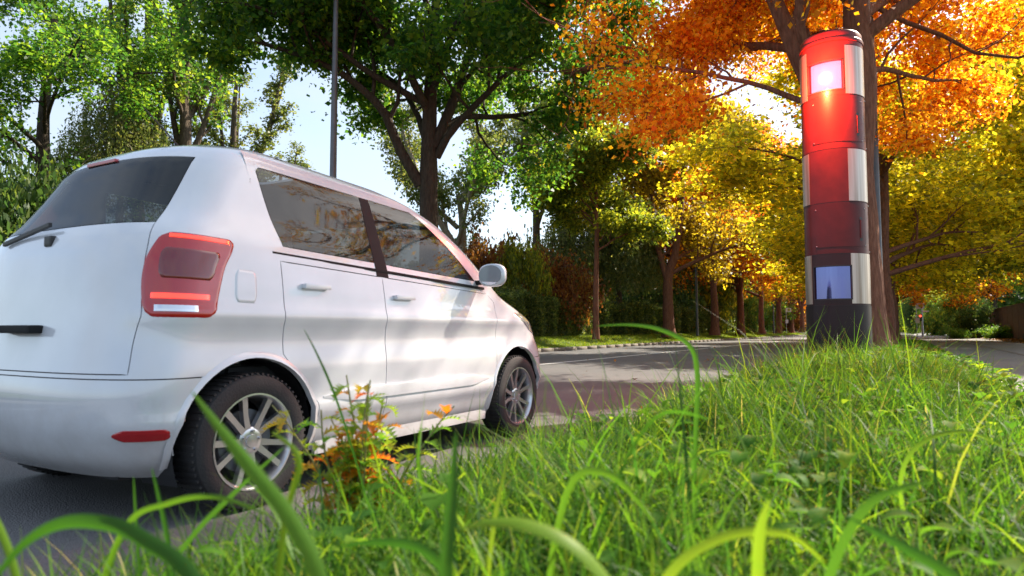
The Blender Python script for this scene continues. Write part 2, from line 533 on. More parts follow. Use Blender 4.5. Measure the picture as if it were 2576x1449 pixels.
# ---------------------------------------------------------------- grass
def blades_np(rng, x, y, z, L, w, bend, nseg=4, lean=0.25, az=None):
    n = len(x)
    if az is None: az = rng.uniform(0, 2 * PI, n)
    th0 = np.abs(rng.normal(size=n)) * lean
    s = np.linspace(0, 1, nseg + 1)
    ds = 1.0 / nseg
    H = np.zeros(n); Zc = np.zeros(n)
    pts = []
    for k in range(nseg + 1):
        pts.append((H.copy(), Zc.copy()))
        th = th0 + bend * (s[k] + ds * 0.5)
        H = H + np.sin(th) * L * ds
        Zc = Zc + np.cos(th) * L * ds
    ca, sa = np.cos(az), np.sin(az)
    tw = rng.uniform(-1.2, 1.2, n)
    sx, sy = -np.sin(az + tw), np.cos(az + tw)
    V = np.zeros((n, (nseg + 1) * 2, 3))
    for k in range(nseg + 1):
        h, zc = pts[k]
        ww = w * (1 - s[k] ** 1.8) * (0.65 + 0.35 * min(1, s[k] * 4)) + 0.0003
        cx, cy, cz = x + ca * h, y + sa * h, z + zc
        V[:, 2 * k, 0] = cx - sx * ww * .5; V[:, 2 * k, 1] = cy - sy * ww * .5; V[:, 2 * k, 2] = cz
        V[:, 2 * k + 1, 0] = cx + sx * ww * .5; V[:, 2 * k + 1, 1] = cy + sy * ww * .5; V[:, 2 * k + 1, 2] = cz
    base = np.arange(n)[:, None] * (nseg + 1) * 2
    k = np.arange(nseg)[None, :] * 2
    F = np.stack([base + k, base + k + 1, base + k + 3, base + k + 2], -1).reshape(-1, 4)
    return V.reshape(-1, 3), F

rng = np.random.default_rng(11)
def scatter(n, x0, x1, y0, y1):
    return rng.uniform(x0, x1, n), rng.uniform(y0, y1, n)

parts = []
# near verge, dense
n = 165000
y = rng.uniform(0, 1, n) ** 1.35 * 10.5 - 0.6
x = rng.uniform(XK + 0.02, XP + 0.02, n)
# clumping
cl = vnoise(x, y, 3.1, 1.7) + 0.6 * vnoise(x, y, 8.3, 4.0)
ok = rng.uniform(-1.9, 1.0, n) < cl + 0.25
# nothing right in front of the lens
fw = -0.5 * x + 0.866 * y
rt = 0.866 * x + 0.5 * y
ok &= ~((fw > -0.2) & (fw < 0.42) & (np.abs(rt) < 0.55))
x, y, cl = x[ok], y[ok], cl[ok]
edge = np.minimum(x - XK, XP - x).clip(0, 0.5) / 0.5
L = rng.uniform(0.05, 0.21, len(x)) * (0.75 + 0.45 * edge) * (1 + 0.35 * cl)
tall = rng.uniform(size=len(x)) < 0.05
L[tall] *= rng.uniform(1.4, 2.2, tall.sum())
L *= 1 - .62 * np.clip((x - .15) / .7, 0, 1) * np.clip((y - 1.5) / 1.5, 0, 1)
L *= 1 + .30 * np.clip((y - 2) / 4, 0, 1) * np.clip((9 - y) / 1.5, 0, 1)
fw = -0.5 * x + 0.866 * y
L = np.where(fw < 1.1, np.minimum(L, 0.10 + 0.13 * fw.clip(0, 2)), L)
parts.append(blades_np(rng, x, y, zverge(x, y) - 0.01, L, rng.uniform(0.003, 0.0088, len(x)), rng.uniform(0.2, 2.5, len(x)), lean=.35))
# ragged tall edge at the kerb close to the lens
n = 4200
y = rng.uniform(.15, 2.6, n); x = XK + 0.02 + np.abs(rng.normal(size=n)) * 0.22
L = rng.uniform(.12, .30, n)
parts.append(blades_np(rng, x, y, zverge(x, y) - 0.01, L, rng.uniform(0.003, 0.007, n), rng.uniform(0.3, 2.1, n), nseg=6))
# beyond the column
n = 60000
x, y = scatter(n, XK + 0.03, XP + 0.02, 9.5, 45)
y = 9.5 + (y - 9.5) ** 1.0
L = rng.uniform(0.06, 0.16, n) * (1 + 0.4 * vnoise(x, y, 2.0)) * np.where(y > 14, 0.7, 1)
parts.append(blades_np(rng, x, y, zverge(x, y) - 0.01, L, rng.uniform(0.006, 0.012, n), rng.uniform(0.2, 1.6, n), nseg=2))
V, F = merge(parts)
tag(np_mesh('grass', V, F, M['grass']), 'long green grass covering the roadside verge around the camera', 'grass', kind='stuff')

# tall single blades standing above the sward
parts = []
spec = []
rs = np.random.default_rng(5)
# big tufts: (x, y, count, length, width)
for (cx, cy, cnt, ll, ww) in [(-0.62, 3.6, 36, 0.40, .007), (-0.35, 4.1, 30, 0.42, .007), (-0.9, 3.2, 22, 0.36, .006), (-0.15, 4.9, 18, 0.38, .006),
                              (-1.2, 2.6, 18, 0.32, .006), (0.25, 4.3, 14, 0.36, .006), (-1.25, 1.55, 26, 0.38, .007), (-1.3, 1.1, 22, 0.36, .007),
                              (-1.33, 2.0, 20, 0.34, .006), (0.3, 3.0, 18, 0.30, .006), (0.1, 2.6, 20, 0.30, .007), (-0.95, 1.6, 22, 0.30, .007),
                              (-1.0, 6.1, 16, 0.38, .006), (-0.5, 2.3, 18, 0.27, .008), (-1.2, 4.6, 14, 0.34, .006)]:
    x = cx + rs.normal(size=cnt) * 0.10; y = cy + rs.normal(size=cnt) * 0.12
    x = np.clip(x, XK + .02, XP)
    parts.append(blades_np(rs, x, y, zverge(x, y) - 0.01, rs.uniform(0.6, 1.15, cnt) * ll, np.full(cnt, ww) * rs.uniform(.7, 1.3, cnt), rs.uniform(0.3, 2.2, cnt), nseg=8))
# close, wide, soft-focus blades (x, y, length, width, azimuth, lean bend)
for (bx, by, ll, ww, azd, bd, th) in [(-0.72, 0.62, 0.52, .016, 150, 1.0, .5), (-0.98, 0.35, 0.50, .017, -60, 2.9, .1), (-0.45, 0.95, 0.42, .013, 60, .5, .05),
                                      (-0.30, 0.80, 0.34, .015, 20, 2.4, .2), (-0.10, 1.00, 0.30, .012, -30, 2.2, .1), (0.15, 0.95, 0.28, .010, 120, 1.6, .2),
                                      (-0.60, 0.95, 0.36, .011, 100, .9, .4), (-0.95, 0.9, 0.40, .011, 170, 1.5, .3), (-0.85, 1.15, 0.36, .010, 40, 1.3, .3),
                                      (0.35, 1.2, 0.30, .010, 80, 1.2, .2), (-0.55, 1.9, 0.46, .008, 10, 2.3, .1), (-0.15, 1.5, 0.30, .010, 200, 1.6, .2),
                                      (-1.25, 0.75, 0.40, .011, 10, 1.7, .5), (-1.1, 1.3, 0.36, .009, 30, 1.4, .2), (-0.7, 1.5, 0.42, .008, 350, .9, .1)]:
    x = np.array([bx]); y = np.array([by])
    rr = np.random.default_rng(int(abs(bx * 991 + by * 71)))
    rr2 = rr
    V, F = blades_np(rr, x, y, zverge(x, y) - 0.01, np.array([ll]), np.array([ww]), np.array([bd]), nseg=16, lean=th, az=np.array([R(azd)]))
    parts.append((V, F))
# single broad blades arching close in front of the lens: ((picture x, distance, height) ..., width)
def strip(pts, w, n=26, seed=0):
    p = smooth_poly(pts, n)
    t = unit(np.gradient(p, axis=0))
    view = unit(p - np.array([0, 0, CAMZ]))
    rs_ = np.random.default_rng(seed)
    side = unit(np.cross(t, view) + 0.35 * rs_.normal(size=3))
    s_ = np.linspace(0, 1, n)
    ww = w * .5 * (np.minimum(1, (1 - s_) * 2.6)) ** .8 * (.7 + .3 * np.minimum(1, s_ * 5)) + .0004
    nn = np.cross(side, t)
    A = p + side * ww[:, None] + nn * ww[:, None] * .35; B = p - side * ww[:, None] + nn * ww[:, None] * .35
    V = np.stack([A, p, B], 1).reshape(-1, 3)
    kk = np.arange(n - 1)[:, None] * 3; jj = np.arange(2)[None]
    return V, np.stack([kk + jj, kk + jj + 1, kk + jj + 4, kk + jj + 3], -1).reshape(-1, 4)
def W(px, py, t):
    r = (px - 1288) / 1700.0
    return (-0.5 * t + 0.866 * r * t, 0.866 * t + 0.5 * r * t, CAMZ - (py - 826) / 1700.0 * t)
BL = [([(850, 1700, .74), (820, 1449, .75), (740, 1290, .77), (650, 1180, .79), (560, 1070, .81), (488, 980, .83)], .017),
      ([(600, 1620, .80), (500, 1430, .80), (400, 1355, .80), (300, 1308, .80), (180, 1305, .80), (80, 1360, .80), (-10, 1480, .80)], .017),
      ([(1110, 1750, .70), (1125, 1449, .70), (1140, 1250, .71), (1150, 1080, .72)], .014),
      ([(1750, 1700, .76), (1560, 1480, .76), (1450, 1360, .76), (1330, 1305, .77), (1230, 1300, .78), (1150, 1320, .79)], .020),
      ([(1380, 1600, 1.0), (1385, 1400, 1.0), (1440, 1200, 1.0), (1530, 1185, 1.0), (1600, 1250, 1.0), (1640, 1305, 1.0)], .010),
      ([(1735, 1350, 1.5), (1745, 1100, 1.5), (1752, 950, 1.5), (1735, 868, 1.5), (1660, 826, 1.5), (1580, 814, 1.5), (1500, 818, 1.5)], .010),
      ([(960, 1350, 1.6), (890, 1120, 1.6), (845, 990, 1.6), (800, 890, 1.6), (765, 825, 1.6)], .010),
      ([(1880, 1700, .8), (1890, 1440, .8), (1900, 1320, .8), (1925, 1245, .8)], .013),
      ([(2500, 1600, .8), (2390, 1449, .8), (2260, 1365, .8), (2120, 1290, .82)], .014),
      ([(1180, 1650, .9), (1130, 1440, .9), (1060, 1365, .9), (960, 1350, .9), (860, 1360, .9)], .012),
      ([(240, 1600, 1.0), (330, 1320, 1.0), (440, 1255, 1.0), (560, 1240, 1.0), (700, 1290, 1.0)], .009),
      ([(330, 1600, 1.1), (480, 1360, 1.1), (600, 1230, 1.1), (720, 1120, 1.1)], .009),
      ([(2330, 1500, 1.5), (2250, 1250, 1.5), (2290, 1120, 1.5), (2420, 1080, 1.5), (2560, 1150, 1.5)], .009),
      ([(1440, 1500, 1.1), (1560, 1180, 1.1), (1660, 1040, 1.1), (1780, 1050, 1.1)], .009),
      ([(700, 1600, .95), (730, 1300, .95), (760, 1150, .95), (690, 1080, .95)], .010),
      ([(1240, 1500, 1.3), (1120, 1330, 1.3), (1060, 1180, 1.3), (1062, 1060, 1.3)], .008),
      ([(2000, 1650, .9), (2080, 1400, .9), (2180, 1250, .9), (2330, 1200, .9)], .012),
      ([(1600, 1700, .85), (1660, 1450, .85), (1800, 1340, .85), (1960, 1330, .85), (2060, 1400, .85)], .012),
      ([(120, 1600, .9), (60, 1400, .9), (10, 1290, .9), (-40, 1200, .9)], .009),
      ([(480, 1600, 1.05), (440, 1350, 1.05), (395, 1170, 1.05)], .007), ([(400, 1600, 1.15), (370, 1400, 1.15), (350, 1190, 1.15)], .007)]
for k, (pts, w) in enumerate(BL):
    parts.append(strip([W(*q) for q in pts], w, seed=k))
V, F = merge(parts)
tag(np_mesh('tall_grass', V, F, M['grass_tall'], None, True), 'tall arching grass blades rising in tufts above the verge', 'grass', kind='stuff')

# far verge grass
n = 130000
y = 4 + 95 * rng.uniform(0, 1, n) ** 1.5
x = rng.uniform(-13.9, XF - 0.16, n)
L = rng.uniform(0.05, 0.13, n) * (1 + 0.5 * vnoise(x, y, 1.9))
V, F = blades_np(rng, x, y, zfar(x, y) - 0.01, L, rng.uniform(0.008, 0.02, n) * np.interp(y, [5, 90], [0.8, 2.2]), rng.uniform(0.2, 1.3, n), nseg=2)
tag(np_mesh('far_grass', V, F, M['grass_far']), 'short sunlit grass strip beneath the avenue across the road', 'grass', kind='stuff')

# broad-leaved ground cover in the near verge
def broad_leaf(rng, x, y, z, L, w, az, elev, nseg=5):
    n = len(x)
    s = np.linspace(0, 1, nseg + 1)
    prof = np.sin(PI * np.clip(s, 0.02, 1) ** 0.75) ** 0.8
    prof[0] = 0.06; prof[-1] = 0.02
    V = np.zeros((n, (nseg + 1) * 3, 3))
    H = np.zeros(n); Zc = np.zeros(n)
    for k in range(nseg + 1):
        e = elev * (1 - 1.5 * s[k])
        cx, cy, cz = x + np.cos(az) * H, y + np.sin(az) * H, z + Zc
        ww = w * prof[k] * 0.5 * (1 + 0.15 * rng.normal(size=n))
        for j, sg in ((0, -1), (1, 0), (2, 1)):
            V[:, 3 * k + j, 0] = cx - np.sin(az) * ww * sg
            V[:, 3 * k + j, 1] = cy + np.cos(az) * ww * sg
            V[:, 3 * k + j, 2] = cz + abs(sg) * ww * 0.35
        H = H + np.cos(e) * L / nseg; Zc = Zc + np.sin(e) * L / nseg
    base = np.arange(n)[:, None, None] * (nseg + 1) * 3
    k = np.arange(nseg)[None, :, None] * 3
    j = np.arange(2)[None, None, :]
    F = np.stack([base + k + j, base + k + j + 1, base + k + j + 4, base + k + j + 3], -1).reshape(-1, 4)
    return V.reshape(-1, 3), F
n = 9500
y = rng.uniform(0.7, 13, n); x = rng.uniform(XK + 0.05, XP - 0.05, n)
ok = vnoise(x, y, 2.6, 3.3) + rng.uniform(-.5, .5, n) > 0.12
x, y = x[ok], y[ok]; n = len(x)
far = np.clip((y - 1) / 6, 0, 1)
L = rng.uniform(0.025, 0.085, n) * (0.8 + 0.6 * far)
V, F = broad_leaf(rng, x, y, zverge(x, y) + rng.uniform(0.0, 0.17, n), L, L * rng.uniform(0.45, 0.85, n), rng.uniform(0, 2 * PI, n), rng.uniform(0.2, 1.2, n))
tag(np_mesh('ground_cover', V, F, M['weed'], None, True), 'broad leaved weeds growing between the grass on the verge', 'weeds', kind='stuff')

# fallen leaves
def fallen(name, n, x0, x1, y0, y1, zf, size, label, power=1.0, dens=None, sel=None):
    y = y0 + (y1 - y0) * rng.uniform(0, 1, n) ** power
    x = rng.uniform(x0, x1, n)
    if sel is not None:
        k = sel(x, y); x, y = x[k], y[k]
    C = np.stack([x, y, zf(x, y) + rng.uniform(0.004, 0.05, len(x))], -1)
    a = rng.normal(size=(len(x), 3)) * np.array([1, 1, 0.25])
    V, F = leaves_np(C, size, rng, flat=0.9, wide=0.9, droop=0.0, axis=a)
    tag(np_mesh(name, V, F, M['leaf_brown']), label, 'leaves', kind='stuff')
fallen('fallen_leaves', 16000, 4.4, 6.0, 18, 75, lambda x, y: x * 0 + 0.15, 0.09, 'orange brown fallen leaves lying along the foot of the wall',
       sel=lambda x, y: (x - 4.2) / 1.6 + 0.3 * vnoise(x, y, 1.2) > rng.uniform(0.2, 1.1, len(x)))
fallen('road_leaves', 220, -10.5, -1.5, 4, 45, lambda x, y: x * 0 + 0.003, 0.06, 'few yellow brown leaves lying on the road')
fallen('verge_leaves', 2600, XK, XP, 8.5, 24, zverge, 0.07, 'orange fallen leaves scattered in the grass behind the camera column')

# ---------------------------------------------------------------- hedge
def leaf_volume(rng, n, fn):
    return fn(n)
def hedge(name, x0, x1, y0, y1, h, n, leaf, label, mat):
    root = empty(name, (0, 0, 0))
    # woody core
    ysn = np.linspace(y0, y1, 80)
    prof = [(x1 - .45, .1), (x1 - .40, .9), (x1 - .5, h - .55), (x0 + .5, h - .5), (x0 + .4, .9), (x0 + .45, .1)]
    V = []; K = len(prof)
    for yy in ysn:
        for (px, pz) in prof:
            V.append((px + 0.10 * math.sin(yy * 1.7 + pz * 3), yy, pz + 0.10 * math.sin(yy * 0.9 + px)))
    F = []
    for i in range(len(ysn) - 1):
        for k in range(K):
            k2 = (k + 1) % K
            F.append((i * K + k, i * K + k2, (i + 1) * K + k2, (i + 1) * K + k))
    np_mesh('stems', np.array(V), np.array(F), M['bark_dark'], root)
    t = y0 + (y1 - y0) * rng.uniform(0, 1, n) ** 1.4
    u = rng.uniform(0, 1, n)
    top = u < 0.38
    bul = 0.16 * np.sin(t * 1.9) + 0.12 * np.sin(t * 4.3 + 1)
    x = np.where(top, rng.uniform(x0, x1, n), x1 + bul - np.abs(rng.normal(size=n)) * 0.20)
    hh = h + 0.14 * np.sin(t * 0.8) + 0.1 * np.sin(t * 2.7 + 2)
    spr = np.where(rng.uniform(size=n) < 0.3, rng.uniform(0, 0.45, n) * (np.sin(t * 9.0) * np.sin(t * 23.0 + 1) + .3).clip(0, 1), 0)
    z = np.where(top, hh - np.abs(rng.normal(size=n)) * 0.12 + spr, 0.12 + rng.uniform(0, 1, n) * (hh - 0.08))
    C = np.stack([x, t, z], -1)
    V, F = leaves_np(C, leaf, rng, flat=0.3, wide=0.55, droop=-0.6)
    V2 = V.reshape(-1, 4, 3)
    sc = np.interp(t, [y0, y1], [0.8, 2.0])[:, None, None]
    V = (V2[:, :1] + (V2 - V2[:, :1]) * sc).reshape(-1, 3)
    np_mesh('foliage', V, F, mat, root)
    tag(root, label, 'hedge')
hedge('hedge', -15.3, -13.9, 9, 78, 2.15, 300000, 0.085, 'long dark green clipped hedge running behind the avenue trunks', M['hedge'])

# ---------------------------------------------------------------- trees of the avenue
def lv(seed, n, z0, z1, length, r, tilt=0.9, az0=0.0, x0=0.0):
    """n limbs leaving the trunk between z0 and z1"""
    rg = random.Random(seed)
    out = []
    for k in range(n):
        a = az0 + 2 * PI * k / n * 1.618 + rg.uniform(-.4, .4)
        f = k / max(1, n - 1)
        zz = z0 + (z1 - z0) * f
        Lk = length * (1 - 0.45 * f) * rg.uniform(.8, 1.15)
        tl = tilt * (1 - 0.45 * f) + rg.uniform(-.12, .12)
        pts = []
        for s in (0, .3, .65, 1):
            th = tl + 0.35 * s * s
            rr = Lk * s
            pts.append((x0 + math.cos(a) * math.sin(th) * rr, math.sin(a) * math.sin(th) * rr, zz + math.cos(th * (1 - .15 * s)) * rr))
        out.append((pts, r * (1 - .5 * f)))
    return out

# the big tree in the middle; local x = picture right, local y = away
def big_limbs():
    L = []
    def l(pts, r): L.append(([(a, d, z) for a, d, z in pts], r))
    l([(-0.25, 0, 4.6), (-0.85, -.2, 5.6), (-1.3, -.5, 6.7), (-2.2, -.9, 7.5), (-3.1, -1.2, 7.9), (-4.6, -1.5, 8.3)], .17)
    l([(0.05, 0, 5.4), (-0.6, .6, 7.0), (-1.3, 1.0, 8.0), (-2.4, 1.6, 8.8)], .11)
    l([(0.20, 0, 5.4), (0.75, -.4, 6.2), (1.9, -1.0, 7.2), (3.0, -1.6, 7.9), (4.2, -2.0, 8.6)], .12)
    l([(0.25, 0, 6.0), (0.9, .5, 6.7), (2.0, 1.3, 7.0), (3.6, 2.0, 7.4), (5.2, 2.5, 7.5)], .12)
    l([(0.1, 0, 5.7), (0.8, .3, 7.6), (1.3, .6, 9.3), (1.6, 1.0, 11.4)], .18)
    l([(0.0, 0, 6.6), (-1.0, -1.2, 8.4), (-2.2, -2.4, 9.6), (-3.6, -3.2, 10.2)], .13)
    l([(0.0, 0, 7.2), (1.0, -1.6, 8.8), (2.0, -2.8, 9.6), (3.2, -3.8, 9.8)], .13)
    l([(0.05, 0, 7.8), (-.8, 1.6, 9.4), (-1.8, 2.8, 10.4), (-2.8, 3.6, 10.8)], .12)
    l([(0.0, 0, 8.2), (-1.5, .2, 9.5), (-3.2, .2, 10.6), (-5.0, 0, 11.2)], .12)
    l([(0.1, 0, 8.8), (1.6, .3, 10.0), (3.2, .5, 10.8), (4.6, .5, 11.2)], .11)
    l([(0.1, 0, 9.6), (.3, .6, 11.5), (.5, .8, 13.0)], .11)
    l([(0.1, 0, 9.2), (-.6, -1.5, 10.8), (-1.2, -2.6, 12.0)], .10)
    l([(0.0, 0, 6.9), (-1.6, -.8, 7.6), (-3.4, -1.8, 8.6), (-5.4, -2.4, 9.0)], .11)
    return L
OPT = dict(n=[0, 7, 5], f0=0.28, ang=0.85, ratio=0.46, lift=0.10, up=0.03, max=3)
t_big = build_tree('maple_tree', 3, [(0, 0, 0), (0.02, 0, 2), (-.02, 0, 4.5), (0.0, 0, 7), (0.1, 0, 9), (0.25, 0, 11.5)], 0.34, big_limbs(), OPT,
                   125000, 0.135, 0.34, M['bark_dark'], M['leaf_green'])
t_big.location = (-11.55, 15.3, 0.30)
t_big.rotation_euler = (0, 0, R(30))
tag(t_big, 'large spreading green tree with dark forked trunk standing behind the car', 'tree', 'trees of the avenue across the road')

# generic avenue trees, two forms with a fork at about 3.5 m
def form_a(seed):
    return lv(seed, 20, 3.6, 14.0, 6.6, .14, 1.15)
t_a = build_tree('avenue_tree', 21, [(0, 0, 0), (.05, 0, 2), (0, .05, 4), (.1, 0, 9), (0, 0, 16.5)], 0.30, form_a(5), dict(OPT, n=[0, 7, 4]),
                 62000, 0.19, 0.46, M['bark_red'], M['leaf_amber_glow'])
t_b = build_tree('avenue_tree', 22, [(0, 0, 0), (-.05, 0, 1.7), (0, .0, 3.4), (.45, 0, 5.0), (.9, 0, 9), (1.1, 0, 15.5)], 0.33,
                 [([(0, 0, 3.0), (-.35, .1, 4.3), (-.6, .1, 6.2), (-1.2, .2, 11.0)], .22)] + lv(9, 20, 3.5, 13.5, 6.6, .13, 1.2), dict(OPT, n=[0, 7, 4]),
                 62000, 0.19, 0.46, M['bark_red'], M['leaf_amber_glow'])
# slender young tree
t_s = build_tree('avenue_tree', 23, [(0, 0, 0), (.0, 0, 2), (.06, 0, 4.2), (.05, .05, 7), (0, 0, 11.2)], 0.15,
                 lv(31, 17, 3.9, 9.4, 3.2, .055, 1.05), dict(OPT, n=[0, 6, 4]), 70000, 0.14, 0.28, M['bark_red'], M['leaf_olive'], flare=.25)

GA = 'trees of the avenue across the road'
def put(root, loc, rz, sc, label, cat='tree', group=None, mats=None, first=False, name=None):
    if first:
        root.location = loc; root.rotation_euler = (0, 0, rz); root.scale = sc if isinstance(sc, tuple) else (sc, sc, sc)
        r = root
        if mats:
            for ch in root.children:
                ch.material_slots[0].link = 'OBJECT'
                ch.material_slots[0].material = mats[1] if ch.name.startswith('crown') else mats[0]
    else:
        r = copy_tree(root, loc, rz, sc, mats)
        if name: r.name = name
    tag(r, label, cat, group)
    return r
zf = 0.36
put(t_s, (-11.8, 27.9, zf), 0.5, 1.0, 'slender young tree with thin straight trunk and olive crown, nearest the car bonnet', group=GA, mats=(M['bark_red'], M['leaf_olive']), first=True)
put(t_b, (-11.9, 39.1, zf), R(30), 1.05, 'thick trunked tree forking low, with bronze crown, right of the slender young tree', group=GA, mats=(M['bark_red'], M['leaf_bronze']), first=True)
put(t_a, (-11.9, 50.2, zf), 1.2, 1.05, 'amber leaved avenue tree just right of the second lamp post', group=GA, mats=(M['bark_red'], M['leaf_amber_glow']), first=True)
put(t_b, (-11.9, 59.3, zf), 2.4, 1.0, 'orange leaved avenue tree with straight trunk, at the end of the hedge', group=GA, mats=(M['bark_red'], M['leaf_orange_glow']))
put(t_a, (-11.9, 69.3, zf), 3.3, 1.0, 'golden orange tree standing just before the distant lamp post', group=GA, mats=(M['bark_red'], M['leaf_orange_glow']))
put(t_b, (-11.9, 79.7, zf), 4.0, 1.0, 'orange avenue tree between the distant lamp post and the far bus stop sign', group=GA, mats=(M['bark_red'], M['leaf_orange_glow']))
put(t_a, (-11.9, 89.5, zf), 5.2, 1.0, 'small looking orange tree just right of the far bus stop sign', group=GA, mats=(M['bark_red'], M['leaf_amber_glow']))
put(t_b, (-11.9, 100, zf), 0.9, 1.0, 'last visible orange avenue tree, left of the camera column', group=GA, mats=(M['bark_red'], M['leaf_amber_glow']))

# the near tree right behind the column; its crown is open where the sun reaches the verge
def keep_near(T):
    c, s_ = math.cos(R(30)), math.sin(R(30))
    wx = T[:, 0] * c - T[:, 1] * s_ - .55; wy = T[:, 0] * s_ + T[:, 1] * c + 11.8; wz = T[:, 2] + .28
    k = (wz - .3) / math.tan(SUN_EL)
    hx, hy = wx - k * math.sin(SUN_AZ), wy - k * math.cos(SUN_AZ)
    shade = (hx > -1.9) & (hx < 1.8) & (hy > 1.2) & (hy < 8.2)
    rk = np.random.default_rng(1).uniform(size=len(T))
    return (T[:, 2] > 3.5) & (~shade | (rk < .10)) & (wx > -4.9 + 1.2 * rk)

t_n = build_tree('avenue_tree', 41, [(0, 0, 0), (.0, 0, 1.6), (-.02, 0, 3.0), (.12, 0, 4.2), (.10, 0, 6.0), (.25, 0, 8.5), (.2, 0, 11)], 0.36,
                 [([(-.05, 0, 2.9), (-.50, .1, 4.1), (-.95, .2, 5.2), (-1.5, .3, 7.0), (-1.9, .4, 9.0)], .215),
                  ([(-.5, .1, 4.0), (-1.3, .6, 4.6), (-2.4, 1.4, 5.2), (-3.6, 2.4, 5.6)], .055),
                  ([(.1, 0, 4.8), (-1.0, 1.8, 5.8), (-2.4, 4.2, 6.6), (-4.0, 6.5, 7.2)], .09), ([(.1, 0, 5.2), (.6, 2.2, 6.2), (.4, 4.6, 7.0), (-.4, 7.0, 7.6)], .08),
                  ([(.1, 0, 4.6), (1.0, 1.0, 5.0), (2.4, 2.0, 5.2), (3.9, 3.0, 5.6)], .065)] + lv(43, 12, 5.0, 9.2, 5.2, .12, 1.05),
                 dict(OPT, n=[0, 7, 5]), 220000, 0.082, 0.32, M['bark_red'], M['leaf_orange_glow'],
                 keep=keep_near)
GR = 'trees of the near verge row'
t_n.location = (-0.57, 11.75, 0.28)
t_n.rotation_euler = (0, 0, R(30))
tag(t_n, 'reddish forked trunk and glow tinted orange crown rising directly behind the camera column', 'tree', GR)
for (yy, rz, sc, src, mat, lab) in [
        (26.5, 0.3, 0.95, t_a, 'leaf_yellow', 'golden yellow verge tree whose limbs fan up to the right of the column'),
        (37.5, 2.2, 0.95, t_b, 'leaf_yellow', 'yellow verge tree second beyond the camera column, beside the path'),
        (48.5, 4.1, 0.95, t_a, 'leaf_yellow', 'yellow verge tree third beyond the camera column'),
        (60, 5.0, 0.95, t_b, 'leaf_amber_glow', 'amber verge tree farthest along the path side row')]:
    put(src, (-0.5, yy, 0.2), rz, (sc, sc, sc * .72), lab, group=GR, mats=(M['bark_red'], M[mat]))
# trees overhanging the path from beyond the wall
GO = 'trees overhanging the path from the right'
for (xx, yy, rz, sc, src, mat, lab) in [
        (7.2, 45.0, 1.0, 1.0, t_a, 'leaf_yellow', 'tall yellow tree rising beyond the clipped ball tree, its crown at the right edge'),
        (9.5, 36, 2.0, 1.1, t_b, 'leaf_yellow', 'broad yellow tree leaning over the brown wall, behind the clipped ball tree'),
        (9.0, 52, 3.0, 1.0, t_a, 'leaf_olive', 'olive yellow tree behind the far half of the brown wall'),
        (6.6, 70, 4.0, 0.95, t_b, 'leaf_amber_glow', 'brownish thin crowned tree where the brown wall ends'),
        (8.5, 88, 5.0, 1.1, t_a, 'leaf_fresh', 'green yellow tree behind the shrubs at the far end of the path')]:
    put(src, (xx, yy, 0.15), rz, sc, lab, group=GO, mats=(M['bark_dark'], M[mat]))

# ---------------------------------------------------------------- background trees across the road
def P(px, t, z=0.0):
    r = (px - 1288) / 1700.0
    return (-0.5 * t + 0.866 * r * t, 0.866 * t + 0.5 * r * t, z)

def upright(seed, H, fork, n, spread, r):
    """tall poplar-like: several steep leaders"""
    rg = random.Random(seed)
    L = []
    for k in range(n):
        a = 2 * PI * k / n + rg.uniform(-.5, .5)
        z0 = fork + rg.uniform(-.5, 2.5)
        top = H * rg.uniform(.75, 1.0)
        s = spread * rg.uniform(.6, 1.1)
        L.append(([(0, 0, z0), (math.cos(a) * s * .35, math.sin(a) * s * .35, z0 + (top - z0) * .25), (math.cos(a) * s * .7, math.sin(a) * s * .7, z0 + (top - z0) * .6), (math.cos(a) * s, math.sin(a) * s, top)], r * rg.uniform(.5, .8)))
    return L
OPP = dict(n=[0, 9, 4], f0=0.12, ang=0.6, ratio=0.20, lift=0.25, up=0.08, max=3, tipf=(0.5, 1.0))
t_p = build_tree('poplar_tree', 51, [(0, 0, 0), (.1, 0, 5), (-.1, 0, 9), (.2, 0, 14), (.1, 0, 19)], 0.36, upright(3, 21, 8, 6, 3.0, .26), OPP, 15000, 0.16, 0.24, M['bark'], M['leaf_fresh'], flare=.2)
t_q = build_tree('poplar_tree', 52, [(0, 0, 0), (.1, 0, 4), (.3, 0, 7), (.0, 0, 9)], 0.42, upright(8, 18, 6, 5, 5.5, .30), dict(OPP, ratio=.26, ang=.8), 24000, 0.17, 0.36, M['bark_pale'], M['leaf_pale'], flare=.2)
t_c = build_tree('spreading_tree', 53, [(0, 0, 0), (.1, 0, 5), (-.1, 0, 9), (.2, 0, 13)], 0.38,
                 lv(77, 17, 2.5, 13, 6.2, .13, 1.35), dict(OPT, n=[0, 7, 5], lift=0.0, up=-0.01), 42000, 0.14, 0.30, M['bark_dark'], M['leaf_green'], flat=.75)
GB = 'tall trees of the park across the road'
put(t_c, P(95, 26), 0.4, 1.0, 'broad dark green tree with layered branches at the left edge', group=GB, mats=(M['bark_dark'], M['leaf_green']), first=True)
put(t_p, P(338, 33), 0.6, 1.0, 'tall sparse poplar with forked bare trunk right of the layered tree', group=GB, mats=(M['bark'], M['leaf_fresh']), first=True)
put(t_p, P(452, 31), 2.9, (1.1, 1.1, 1.05), 'twin stemmed leafy poplar left of the dark maple crown', group=GB, mats=(M['bark'], M['leaf_fresh']))
put(t_p, P(585, 38), 4.4, (1.0, 1.0, 0.8), 'pale green poplar seen beneath the left side of the maple crown', group=GB, mats=(M['bark'], M['leaf_pale']))
put(t_q, P(1150, 34), R(40), 0.85, 'tree with pale bare forked trunk just right of the maple trunk', group=GB, mats=(M['bark_pale'], M['leaf_pale']), first=True)
put(t_p, P(1350, 44), 1.9, 0.95, 'thin crowned poplar behind the reddish bushes', group=GB, mats=(M['bark'], M['leaf_pale']))
